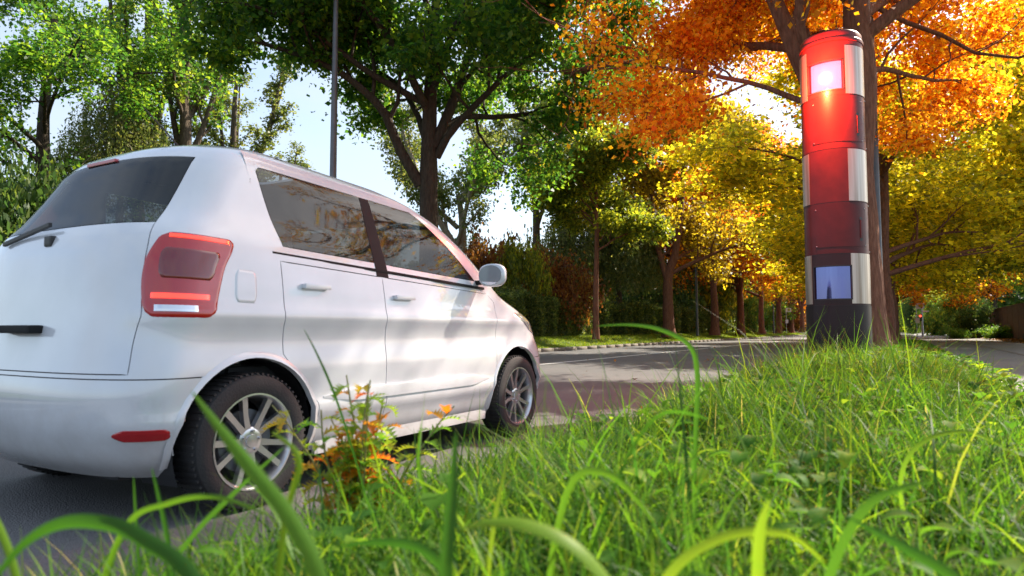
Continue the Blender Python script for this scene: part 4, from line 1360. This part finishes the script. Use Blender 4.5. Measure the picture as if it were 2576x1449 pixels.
    zmarks = np.array(zmarks)
    RW = np.stack([np.interp(zmarks, D[:, 0], D[:, j]) for j in range(6)], 1)
    nF, nA, nD, nE, nQ, nR = 22, 8, 20, 16, 14, 22
    seg = np.cumsum([0, nF, nA, nD, nE, nQ, nR])
    ncol = seg[-1] + 1
    P3 = np.zeros((len(RW), ncol, 3))
    for i, (z, yR, yF, w, cR, cF) in enumerate(RW):
        yA, yB = yF - cF, yR + cR
        if z <= 1.06:
            ydf = min(2.70, yA - .05); yb = 1.50; yrd = .78
        else:
            f = min(1, (z - 1.06) / .45)
            ydf = yA - .05
            yb = min(1.50, ydf - .12); yrd = .78 - .10 * f
        if z > 1.61:
            ydf = yA - .05; yb = yA + (yB - yA) * .45; yrd = yA + (yB - yA) * .8
        if z < .68:     # rear door edge sweeps round the wheel arch
            yrd = .78 + .22 * min(1, (.68 - z) / .25)
        col = []
        nexp = 2.5
        for k in range(nF + 1):
            a = (k / nF) * PI / 2
            col.append((w * math.sin(a) ** (2 / nexp), yA + cF * max(0, math.cos(a)) ** (2 / nexp)))
        for a0, a1, n in ((yA, ydf, nA), (ydf, yb, nD), (yb, yrd, nE), (yrd, yB, nQ)):
            for k in range(1, n + 1):
                col.append((w, a0 + (a1 - a0) * k / n))
        for k in range(1, nR + 1):
            a = (1 - k / nR) * PI / 2
            col.append((w * math.sin(a) ** (2 / 2.9), yB - cR * max(0, math.cos(a)) ** (2 / 2.9)))
        col = np.array(col)
        ym = 1.9
        if z < 1.62:
            col[:, 0] *= 1 - .030 * np.clip(np.abs(col[:, 1] - ym) / 1.8, 0, 1) ** 2
        P3[i, :, 0] = col[:, 0]; P3[i, :, 1] = col[:, 1]
        # belt line climbs towards the rear, bonnet and boot crown across the width
        g = math.exp(-((z - 1.08) / .20) ** 2)
        P3[i, :, 2] = z + g * .10 * np.clip((2.6 - col[:, 1]) / 2.4, 0, 1) + .012 * np.cos(col[:, 0] / max(w, .01) * PI / 2) * (z > 1.5)
    tt = np.clip((P3[:, :, 2] - 1.30) / .30, 0, 1); tt = tt * tt * (3 - 2 * tt)
    P3[:, :, 2] += .065 * tt * np.clip((2.1 - P3[:, :, 1]) / 1.3, 0, 1)
    # crease along the doors and a fuller shoulder
    Z = P3[:, :, 2]; X = P3[:, :, 0]
    side = (P3[:, :, 0] > .6)
    X += side * (.012 * np.exp(-((Z - .86) / .035) ** 2) - .014 * np.exp(-((Z - .74) / .09) ** 2) + .016 * np.exp(-((Z - .40) / .05) ** 2))
    # normals
    dR = np.gradient(P3, axis=0); dC = np.gradient(P3, axis=1)
    NR = unit(np.cross(dC, dR)); 
    s = np.sign(NR[10, seg[2] + 5, 0]); NR *= s
    WY, WZ, WR = (.62, 3.02), .305, .365
    def row(z): return int(np.argmin(np.abs(zmarks - z)))
    F0, A0, D0, E0, Q0, R0, END = [int(v) for v in seg]
    rb, rw0, rw1 = row(1.06), row(1.12), row(1.53)
    cm = np.full((len(RW) - 1, ncol - 1), 'body', dtype=object)
    cm[row(.25):rb, D0:E0] = 'front_door'
    cm[row(.25):rb, E0:Q0] = 'rear_door'
    cm[rw0:rw1, D0 + 1:E0 - 1] = 'front_window'
    cm[rw0:rw1, E0 + 1:Q0 - 1] = 'rear_window'
    cm[row(1.07):rw1 + 1, 0:F0 + nF - 3] = 'windscreen'
    cm[row(1.17):rw1, R0 + 9:END] = 'back_window'
    cm[:row(.60), R0 - 9:END] = 'rear_bumper'
    cm[:row(.58), 0:A0 - 1] = 'front_bumper'
    cm[row(.62):row(.72), 0:A0 - 12] = 'grille'
    cm[row(.62):row(1.17), R0 + 9:END] = 'tailgate'
    mats = dict(body=paint, front_door=paint, rear_door=paint, front_window=glass, rear_window=glass, windscreen=glass, back_window=glass,
                rear_bumper=paint, front_bumper=paint, tail_light=redl, headlight=headl, grille=trim, rear_reflector=redl, tailgate=paint)
    def panel(name, mask, sides, mat, off=0.0, gap=.0025, depth=.014, cut=True, parent=root):
        bm = bmesh.new()
        vid = {}
        def gv(i, j, sg):
            if j == 0 or j == ncol - 1:
                key = (i, j, 0)
            else: key = (i, j, sg)
            if key not in vid:
                p = P3[i, j] + NR[i, j] * off
                vid[key] = bm.verts.new((p[0] * sg if key[2] else 0.0, p[1], p[2]))
            return vid[key]
        for sg in sides:
            for i, j in zip(*np.nonzero(mask)):
                pc = (P3[i, j] + P3[i + 1, j + 1]) / 2
                pts = [P3[i, j], P3[i, j + 1], P3[i + 1, j + 1], P3[i + 1, j]]
                if cut and pc[0] > .5 and pc[2] < .75:
                    ins = [any(math.hypot(p[1] - wy, p[2] - WZ) < WR for wy in WY) for p in pts]
                    if all(ins): continue
                f = [gv(i, j, sg), gv(i, j + 1, sg), gv(i + 1, j + 1, sg), gv(i + 1, j, sg)]
                if sg > 0: f.reverse()
                if len(set(f)) >= 3:
                    try: bm.faces.new(f)
                    except ValueError: pass
        if cut:
            for v in bm.verts:
                if abs(v.co.x) > .5 and v.co.z < .75:
                    for wy in WY:
                        d = math.hypot(v.co.y - wy, v.co.z - WZ)
                        if d < WR:
                            k = WR / max(d, 1e-4)
                            v.co.y = wy + (v.co.y - wy) * k; v.co.z = WZ + (v.co.z - WZ) * k
        bmesh.ops.remove_doubles(bm, verts=bm.verts, dist=.0002)
        bm.normal_update()
        # pull the rim in for a shut line, then fold it inwards
        bnd = [v for v in bm.verts if v.is_boundary]
        if gap:
            mv = {}
            for v in bnd:
                inn = [e.other_vert(v).co for e in v.link_edges if not e.is_boundary]
                if inn:
                    c = sum(inn, Vector()) / len(inn)
                    d = (c - v.co)
                    if d.length > 1e-5: mv[v] = d.normalized() * min(gap, d.length * .5)
            for v, d in mv.items(): v.co += d
        nrm = {v: v.normal.copy() for v in bnd}
        be = [e for e in bm.edges if e.is_boundary]
        ex = bmesh.ops.extrude_edge_only(bm, edges=be)
        newv = [g for g in ex['geom'] if isinstance(g, bmesh.types.BMVert)]
        for v in newv:
            src = None
            for e in v.link_edges:
                ov = e.other_vert(v)
                if ov in nrm: src = ov
            n = nrm[src] if src else v.normal
            # always inwards
            cdir = Vector((0, 1.7, .8)) - v.co
            if n.dot(cdir) > 0: n = -n
            v.co -= n * depth
        return bm_obj(name, bm, mat, parent, True, 38)
    made = {}
    def patch(name, outline, sg, mat, off=.004, parent=root, n=14):
        """smooth piece laid on the body: outline(t) -> (left column, right column) for t from 0 (bottom) to 1 (top), with z range"""
        (za, zb3), fn = outline
        bm = bmesh.new(); G = []
        def smp(z, c):
            r_ = float(np.interp(z, zmarks, np.arange(len(zmarks))))
            i = min(int(r_), len(zmarks) - 2); j = min(max(int(c), 0), ncol - 2); a, b_ = r_ - i, c - j
            f = lambda A: (A[i, j] * (1 - a) * (1 - b_) + A[i + 1, j] * a * (1 - b_) + A[i, j + 1] * (1 - a) * b_ + A[i + 1, j + 1] * a * b_)
            return f(P3), unit(f(NR))
        for a in range(n + 1):
            t = a / n; l, r = fn(t)
            rw = []
            for c in range(n + 1):
                p, nn = smp(za + (zb3 - za) * t, l + (r - l) * c / n)
                edge = min(min(a, n - a), min(c, n - c))
                q = p + nn * (off if edge else -.004)
                rw.append(bm.verts.new((q[0] * sg, q[1], q[2])))
            G.append(rw)
        for a in range(n):
            for c in range(n):
                f = [G[a][c], G[a][c + 1], G[a + 1][c + 1], G[a + 1][c]]
                if sg < 0: f.reverse()
                bm.faces.new(f)
        bmesh.ops.recalc_face_normals(bm, faces=bm.faces)
        cc = sum((f.calc_center_median() for f in bm.faces), Vector()) / len(bm.faces)
        bm.normal_update()
        if sum(f.normal.dot(cc - Vector((0, 1.7, .8))) for f in bm.faces) < 0: bmesh.ops.reverse_faces(bm, faces=bm.faces)
        return bm_obj(name, bm, mat, parent, True, 60)
    rnd = lambda t, e=.12: 1 - max(0, 1 - t / e) ** 2 - max(0, 1 - (1 - t) / e) ** 2
    for nm in ('body', 'windscreen', 'back_window', 'rear_bumper', 'front_bumper', 'grille', 'tailgate'):
        made[nm] = panel(nm, cm == nm, (1, -1), mats[nm])
    for sg in (1, -1):
        for nm in ('front_door', 'rear_door', 'front_window', 'rear_window'):
            o = panel(nm, cm == nm, (sg,), mats[nm], off=.003 if nm in ('tail_light', 'headlight') else 0.0, gap=.003 if 'window' not in nm else .002,
                      parent=root if nm not in () else root)
            made[nm, sg] = o
        patch('rear_reflector', ((.355, .405), lambda t: (R0 + 2.5 + (1 - rnd(t, .3)), R0 + 11 - 2 * (1 - rnd(t, .5)))), sg, redl)
        made['tail_light', sg] = patch('tail_light', ((.82, 1.12), lambda t: (R0 - 1.5 - 3.2 * t ** 1.5 + 2 * (1 - rnd(t)), R0 + 8.6 + 1.6 * math.sin(t * PI) - 1.5 * t - 2 * (1 - rnd(t)))), sg, redl, n=24)
        made['headlight', sg] = patch('headlight', ((.76, .93), lambda t: (A0 - 12 + 2 * (1 - rnd(t, .3)), A0 - 3 + 3.2 * t - 2 * (1 - rnd(t, .2)))), sg, headl, n=20)
    # dark shell behind the panels
    bm = bmesh.new()
    vid = {}
    rt = row(1.08)
    for sg in (1, -1):
        for i in range(0, rt):
            for j in range(0, ncol - 1):
                pc = (P3[i, j] + P3[i + 1, j + 1]) / 2
                if pc[0] > .45 and pc[2] < .75 and any(math.hypot(pc[1] - wy, pc[2] - WZ) < WR + .02 for wy in WY): continue
                f = []
                for (a, c) in ((i, j), (i, j + 1), (i + 1, j + 1), (i + 1, j)):
                    k = (a, c, sg)
                    if k not in vid:
                        p = P3[a, c] - NR[a, c] * .03
                        vid[k] = bm.verts.new((max(p[0], 0) * sg, p[1], p[2]))
                    f.append(vid[k])
                bm.faces.new(f)
    # dark pillars between the side windows
    bm_obj('inner_shell', bm, blk, root)
    for sg in (1, -1):
        mk = np.zeros_like(cm, dtype=bool); mk[rb:rw1, E0 - 1:E0 + 1] = True
        panel('pillar_trim', mk, (sg,), trim, off=.002, gap=0, depth=.004)
    # floor / underbody
    bm = bmesh.new()
    add_box(bm, (0, 1.85, .23), (1.20, 3.3, .05), bevel=.02)
    add_box(bm, (0, 1.85, .30), (.20, 3.0, .12), bevel=.03)
    add_box(bm, (.35, .25, .24), (.38, .16, .14), bevel=.05)
    bm_obj('underbody', bm, blk, root)
    # wheel arch liners
    for wy in WY:
        for sg in (1, -1):
            bm = bmesh.new()
            n = 28
            prev = None
            for k in range(n + 1):
                a = PI * (-.13 + 1.26 * k / n)
                cur = [bm.verts.new((sg * x, wy + r * math.cos(a), WZ + r * math.sin(a))) for (x, r) in ((.775, WR + .001), (.55, WR + .012))]
                if prev: bm.faces.new((prev[0], prev[1], cur[1], cur[0]))
                prev = cur
            cc = bm.verts.new((sg * .55, wy, WZ))
            ring = [v for v in bm.verts if abs(abs(v.co.x) - .55) < 1e-4 and v is not cc]
            for a, b2 in zip(ring, ring[1:]): bm.faces.new((a, b2, cc))
            bm_obj('arch_liner', bm, blk, root)
            # raised lip
            bm = bmesh.new()
            prev = None
            for k in range(n + 1):
                a = PI * (-.06 + 1.12 * k / n)
                y, z = wy + WR * math.cos(a), WZ + WR * math.sin(a)
                # body surface x at this place
                i = int(np.argmin(np.abs(P3[:, E0, 2] - z))); j = int(np.argmin(np.abs(P3[i, :, 1] - y) + (P3[i, :, 0] < .55) * 9))
                xs = P3[i, j, 0]
                cur = [bm.verts.new((sg * (xs + dx), wy + r * math.cos(a), WZ + r * math.sin(a))) for (dx, r) in ((-.004, WR + .030), (.006, WR + .018), (.008, WR + .002), (-.02, WR - .002))]
                if prev:
                    for t in range(3): bm.faces.new((prev[t], prev[t + 1], cur[t + 1], cur[t]))
                prev = cur
            bmesh.ops.recalc_face_normals(bm, faces=bm.faces)
            bm_obj('arch_lip', bm, paint, root, True, 50)
    # side sill, rub strip and belt trims, following the body side
    def follow(name, z, y0, y1, h, d, mat, sg, n=30, parent=root, taper=False):
        bm = bmesh.new(); prev = None
        for k in range(n + 1):
            y = y0 + (y1 - y0) * k / n
            zz = z(y) if callable(z) else z
            i = int(np.argmin(np.abs(P3[:, E0, 2] - zz)))
            cand = [j for j in range(ncol) if P3[i, j, 0] > .5]
            j = min(cand, key=lambda q_: abs(P3[i, q_, 1] - y))
            xs = np.interp(y, P3[i, cand, 1][::-1], P3[i, cand, 0][::-1])
            t = 1.0
            if taper: t = min(1, .15 + 6 * min(k, n - k) / n)
            cur = [bm.verts.new((sg * (xs + dx), y, zz + dz)) for (dx, dz) in ((-.006, -h / 2 * t), (d * .8 * t, -h / 2 * t), (d * t, 0), (d * .8 * t, h / 2 * t), (-.006, h / 2 * t))]
            if prev:
                for t_ in range(4): bm.faces.new((prev[t_], prev[t_ + 1], cur[t_ + 1], cur[t_]))
            else: bm.faces.new(cur)
            prev = cur
        bm.faces.new(prev)
        bmesh.ops.recalc_face_normals(bm, faces=bm.faces)
        return bm_obj(name, bm, mat, parent, True, 45)
    zb = lambda y: 1.085 + .098 * min(1, max(0, (2.6 - y) / 2.4))
    for sg in (1, -1):
        follow('sill', .215, 1.03, 2.63, .085, .020, paint, sg)
        follow('side_moulding', .46, 1.03, 2.60, .065, .016, paint, sg, taper=True)
        follow('belt_trim', zb, .74, 2.58, .016, .006, trim, sg)
        for (yy, par) in ((1.66, made['front_door', sg]), (.98, made['rear_door', sg])):
            zz = zb(yy) - .14
            i = int(np.argmin(np.abs(P3[:, E0, 2] - zz)))
            xs = P3[i, E0, 0]
            bm = bmesh.new(); add_box(bm, (sg * (xs + .022), yy, zz), (.016, .17, .026), bevel=.006)
            add_box(bm, (sg * (xs + .006), yy - .075, zz), (.034, .02, .022), bevel=.004); add_box(bm, (sg * (xs + .006), yy + .075, zz), (.034, .02, .022), bevel=.004)
            bm_obj('handle', bm, paint, par, True, 40)
        # tail light bars
        i0, i1 = row(.80), row(1.10)
        tl = made['tail_light', sg]
        patch('light_bar', ((1.085, 1.103), lambda t: (R0 - 3.4, R0 + 6.6)), sg, redb, off=.0075, parent=tl)
        patch('light_bar', ((.885, .903), lambda t: (R0 - .6, R0 + 8.2)), sg, redb, off=.0075, parent=tl)
        patch('inner_lamp', ((.94, 1.05), lambda t: (R0 - 1.0 - t + (1 - rnd(t, .3)), R0 + 7.4 - (1 - rnd(t, .3)))), sg, redd, off=.0065, parent=tl)
        patch('reversing_lamp', ((.845, .868), lambda t: (R0 + .6, R0 + 7.6)), sg, headl, off=.0065, parent=tl)
        if sg > 0:
            patch('fuel_flap', ((.88, 1.0), lambda t: (Q0 + 5.2 + .8 * (1 - rnd(t, .3)), Q0 + 9.6 - .8 * (1 - rnd(t, .3)))), sg, paint, off=.0035)
        # door mirror
        bm = bmesh.new()
        bmesh.ops.create_uvsphere(bm, u_segments=24, v_segments=16, radius=1, matrix=Matrix.Translation((sg * .905, 2.50, 1.17)) @ Matrix.Diagonal((.105, .065, .080, 1)))
        for v in bm.verts:
            for ax_, c_, r_ in ((0, sg * .905, .105), (2, 1.17, .080)):
                q_ = (v.co[ax_] - c_) / r_
                v.co[ax_] = c_ + math.copysign(abs(q_) ** .72, q_) * r_
            if v.co.y < 2.475: v.co.y = 2.475 + (v.co.y - 2.475) * .12
        mr = bm_obj('door_mirror', bm, paint, root, True)
        bm = bmesh.new(); add_box(bm, (sg * .79, 2.52, 1.125), (.14, .05, .03), bevel=.01)
        bm_obj('mirror_arm', bm, trim, mr)
        bm = bmesh.new(); bmesh.ops.create_cone(bm, cap_ends=True, segments=28, radius1=1, radius2=1, depth=1, matrix=Matrix.Translation((sg * .905, 2.466, 1.17)) @ Matrix.Rotation(R(90), 4, 'X') @ Matrix.Diagonal((.092, .068, .004, 1)))
        bm_obj('mirror_glass', bm, headl, mr)
        # windscreen pillar quarter seal
    # tailgate furniture
    bm = bmesh.new(); add_box(bm, (0, .365, 1.603), (.24, .03, .016), bevel=.004)
    bm_obj('brake_light', bm, redl, root)
    bm = bmesh.new(); add_box(bm, (-.16, .118, 1.235), (.42, .016, .02), rot=Matrix.Rotation(R(-9), 4, 'Y'), bevel=.004); add_box(bm, (.06, .125, 1.19), (.06, .05, .05), bevel=.012)
    bm_obj('rear_wiper', bm, blk, root)
    bm = bmesh.new(); add_box(bm, (0, .03, .80), (.30, .06, .035), bevel=.01)
    bm_obj('tailgate_handle', bm, trim, made['tailgate'])
    tube_obj('aerial', [(0, .82, 1.725), (0, .68, 1.84), (0, .55, 1.94)], [.006, .004, .003], 8, blk, root)
    # front wipers
    bm = bmesh.new()
    add_box(bm, (.25, 3.02, 1.085), (.60, .02, .015), rot=Matrix.Rotation(R(8), 4, 'Z'), bevel=.004)
    add_box(bm, (-.35, 3.02, 1.085), (.50, .02, .015), rot=Matrix.Rotation(R(-4), 4, 'Z'), bevel=.004)
    bm_obj('wiper', bm, blk, root)
    # interior
    for (sx, sy) in ((.36, 1.55), (-.36, 1.55)):
        bm = bmesh.new()
        add_box(bm, (sx, sy + .22, .55), (.50, .52, .16), bevel=.05)
        add_box(bm, (sx, sy - .08, .86), (.48, .14, .62), rot=Matrix.Rotation(R(12), 4, 'X'), bevel=.05)
        add_box(bm, (sx, sy - .17, 1.27), (.26, .10, .18), rot=Matrix.Rotation(R(8), 4, 'X'), bevel=.04)
        bm_obj('seat', bm, seatm, root, True, 50)
    bm = bmesh.new()
    add_box(bm, (0, .85, .55), (1.3, .5, .16), bevel=.05); add_box(bm, (0, .58, .86), (1.25, .14, .56), rot=Matrix.Rotation(R(14), 4, 'X'), bevel=.05)
    for sx in (-.38, .38): add_box(bm, (sx, .50, 1.22), (.24, .08, .14), bevel=.03)
    bm_obj('rear_bench', bm, seatm, root, True, 50)
    bm = bmesh.new(); add_box(bm, (0, 2.62, .93), (1.34, .50, .22), bevel=.07)
    bm_obj('dashboard', bm, trim, root, True, 50)
    bm = bmesh.new()
    n = 28
    for k in range(n):
        a0, a1 = 2 * PI * k / n, 2 * PI * (k + 1) / n
        add_box(bm, (-.36 + .18 * math.cos(a0), 2.24 + .05 * math.sin(a0), 1.02 + .17 * math.sin(a0)), (.05, .024, .024), rot=Matrix.Rotation(-a0 + PI / 2, 4, 'Y'))
    add_box(bm, (-.36, 2.26, 1.02), (.32, .03, .05), bevel=.01)
    bm_obj('steering_wheel', bm, blk, root)
    # wheels
    for wy in WY:
        for sg in (1, -1):
            wb_ = bpy.data.objects.new('wheel', None); link(wb_, root)
            wb_.location = (sg * .735, wy, .300); wb_.rotation_euler = (R(random.Random(int(wy * 10)).uniform(0, 60)), 0, 0 if sg > 0 else PI)
            bm = bmesh.new()
            lathe(bm, [(.205, -.09), (.215, -.098), (.262, -.104), (.288, -.092), (.299, -.06), (.301, 0), (.299, .06), (.288, .082), (.262, .092), (.215, .086), (.205, .078)], 64, 'X', cap=False)
            for k in range(64):
                a = 2 * PI * k / 64
                add_box(bm, (.0, .299 * math.cos(a), .299 * math.sin(a)), (.150, .010, .012), rot=Matrix.Rotation(a, 4, 'X'))
            bm_obj('tyre', bm, rubber, wb_, True, 35)
            bm = bmesh.new()
            lathe(bm, [(.208, .074), (.214, .088), (.206, .088), (.196, .070), (.190, .02), (.190, -.08), (.21, -.09)], 56, 'X', cap=False)
            NS = 5
            for k in range(NS):
                a = 2 * PI * k / NS
                for da in (-.20, .20):
                    pts = []
                    for (r, hx, wd) in ((.030, .056, .016), (.12, .062, .0125), (.200, .074, .014)):
                        aa = a + da * (1.0 + .35 * (r / .2))
                        c, s = math.cos(aa), math.sin(aa)
                        t = (-s, c)
                        pts.append([(hx, r * c + t[0] * wd, r * s + t[1] * wd), (hx, r * c - t[0] * wd, r * s - t[1] * wd), (hx - .028, r * c - t[0] * wd, r * s - t[1] * wd), (hx - .028, r * c + t[0] * wd, r * s + t[1] * wd)])
                    pv = None
                    for ring in pts:
                        cur = [bm.verts.new(p) for p in ring]
                        if pv:
                            for j in range(4): bm.faces.new((pv[j], pv[(j + 1) % 4], cur[(j + 1) % 4], cur[j]))
                        pv = cur
            bmesh.ops.recalc_face_normals(bm, faces=bm.faces)
            bm_obj('rim', bm, alloy, wb_, True, 40)
            bm = bmesh.new()
            lathe(bm, [(.062, .03), (.062, .055), (.050, .060), (.030, .060), (.028, .066), (.0005, .068)], 32, 'X', cap=False)
            for k in range(5):
                a = 2 * PI * (k + .5) / 5
                bmesh.ops.create_cone(bm, cap_ends=True, segments=6, radius1=.007, radius2=.007, depth=.02, matrix=Matrix.Translation((.060, .044 * math.cos(a), .044 * math.sin(a))) @ Matrix.Rotation(R(90), 4, 'Y'))
            bm_obj('hub_cap', bm, alloy, wb_, True, 40)
            bm = bmesh.new(); lathe(bm, [(.0005, .0), (.14, .0), (.14, .018), (.0005, .018)], 40, 'X', cap=False)
            bm_obj('brake_disc', bm, M['pole_grey'], wb_, True, 40)
    tag(root, 'white five door hatchback driving past on the road in the foreground', 'car')
car()
# ---------------------------------------------------------------- the thistle by the kerb
def thistle(loc, H, seed, nst, label, scale=1.0, mat='weed'):
    rg = np.random.default_rng(seed)
    root = empty('thistle_plant', loc)
    stems, LV, LF, off = [], [], [], 0
    for k in range(nst):
        a = rg.uniform(0, 2 * PI)
        lean = rg.uniform(.02, .27)
        hh = H * rg.uniform(.6, 1.0)
        d = np.array([math.cos(a) * math.sin(lean), math.sin(a) * math.sin(lean), math.cos(lean)])
        pts = branch_pts(rg, (rg.normal() * .02, rg.normal() * .02, 0), d, hh, 8, .09, .03)
        stems.append(tube_np(pts, np.linspace(.0055, .0022, 9) * scale, 6))
        nl = int(13 + 9 * hh / H)
        for q in range(nl):
            f = .12 + .86 * q / nl
            u = f * 8; i = min(int(u), 7)
            p = pts[i] + (pts[i + 1] - pts[i]) * (u - i)
            az = a + q * 2.4 + rg.normal() * .3
            Ln = rg.uniform(.06, .12) * (1.15 - .45 * f) * scale
            el = rg.uniform(.1, .9)
            ns = 13
            s = np.linspace(0, 1, ns)
            env = np.sin(PI * (.08 + .88 * s) ** .8) * Ln * .30
            lobe = np.where(np.arange(ns) % 2 == 0, 1.0, .34) * rg.uniform(.8, 1.25, ns)
            wv = env * lobe
            wv[-1] = .0008
            curl = el - 1.7 * s * rg.uniform(.5, 1.1)
            h = np.concatenate([[0], np.cumsum(np.cos(curl[:-1]))]) * Ln / (ns - 1)
            z = np.concatenate([[0], np.cumsum(np.sin(curl[:-1]))]) * Ln / (ns - 1)
            ca, sa = math.cos(az), math.sin(az)
            fwd = np.where(np.arange(ns) % 2 == 0, .012 * scale, 0)
            V = np.zeros((ns, 3, 3))
            for j, sg in ((0, -1), (1, 0), (2, 1)):
                hx = h + (fwd if sg else 0)
                V[:, j, 0] = p[0] + ca * hx - sa * wv * sg
                V[:, j, 1] = p[1] + sa * hx + ca * wv * sg
                V[:, j, 2] = p[2] + z + (np.abs(wv) * .55 * (1 if sg else 0)) * np.where(np.arange(ns) % 2 == 0, 1, .2)
            V = V.reshape(-1, 3)
            kk = np.arange(ns - 1)[:, None] * 3; jj = np.arange(2)[None]
            Fq = np.stack([kk + jj, kk + jj + 1, kk + jj + 4, kk + jj + 3], -1).reshape(-1, 4)
            LV.append(V); LF.append(Fq + off); off += len(V)
    V, F = merge(stems)
    np_mesh('stem', V, F, M['thistle_stem'], root, True)
    np_mesh('foliage', np.concatenate(LV), np.concatenate(LF), M[mat], root)
    tag(root, label, 'plant')
M['thistle_stem'] = simple('thistle_stem', (.20, .20, .06), .6)
M['thistle_flare_tint'] = leafmat('thistle_flare_tint', [(0, (.50, .10, .010)), (.30, (.46, .22, .02)), (.5, (.26, .32, .03)), (1, (.10, .26, .03))], .5, rough=.4, tgain=2.3)  # green leaves with the flare's orange tint put into their colour
thistle((-1.36, 1.46, .14), .55, 7, 18, 'upright thistle with toothed green leaves painted with orange flare tint at the kerb beside the rear wheel', .92, 'thistle_flare_tint')
thistle((-1.36, 1.62, .12), .26, 8, 14, 'low green thistle spreading at the foot of the taller one', 1.0)

# long grass stem with the yellow heart shaped leaves beside the column
def heart_leaves():
    root = empty('bindweed_plant', (-.27, 8.2, .33))
    tube_obj('stem', [(0, 0, 0), (.02, 0, .12), (.05, 0, .22)], [.003, .003, .002], 5, M['thistle_stem'], root)
    x = np.array([.0, .04, .08]); y = np.array([0, .02, -.02]); z = np.array([.10, .16, .20])
    V, F = broad_leaf(np.random.default_rng(3), x, y, z, np.array([.10, .13, .11]), np.array([.10, .12, .10]), np.array([-2.4, -.3, .9]), np.array([.9, .8, 1.0]), nseg=7)
    np_mesh('leaf', V, F, M['weed'], root, True)
    tag(root, 'small plant with broad yellow green leaves right of the column base', 'plant')
heart_leaves()
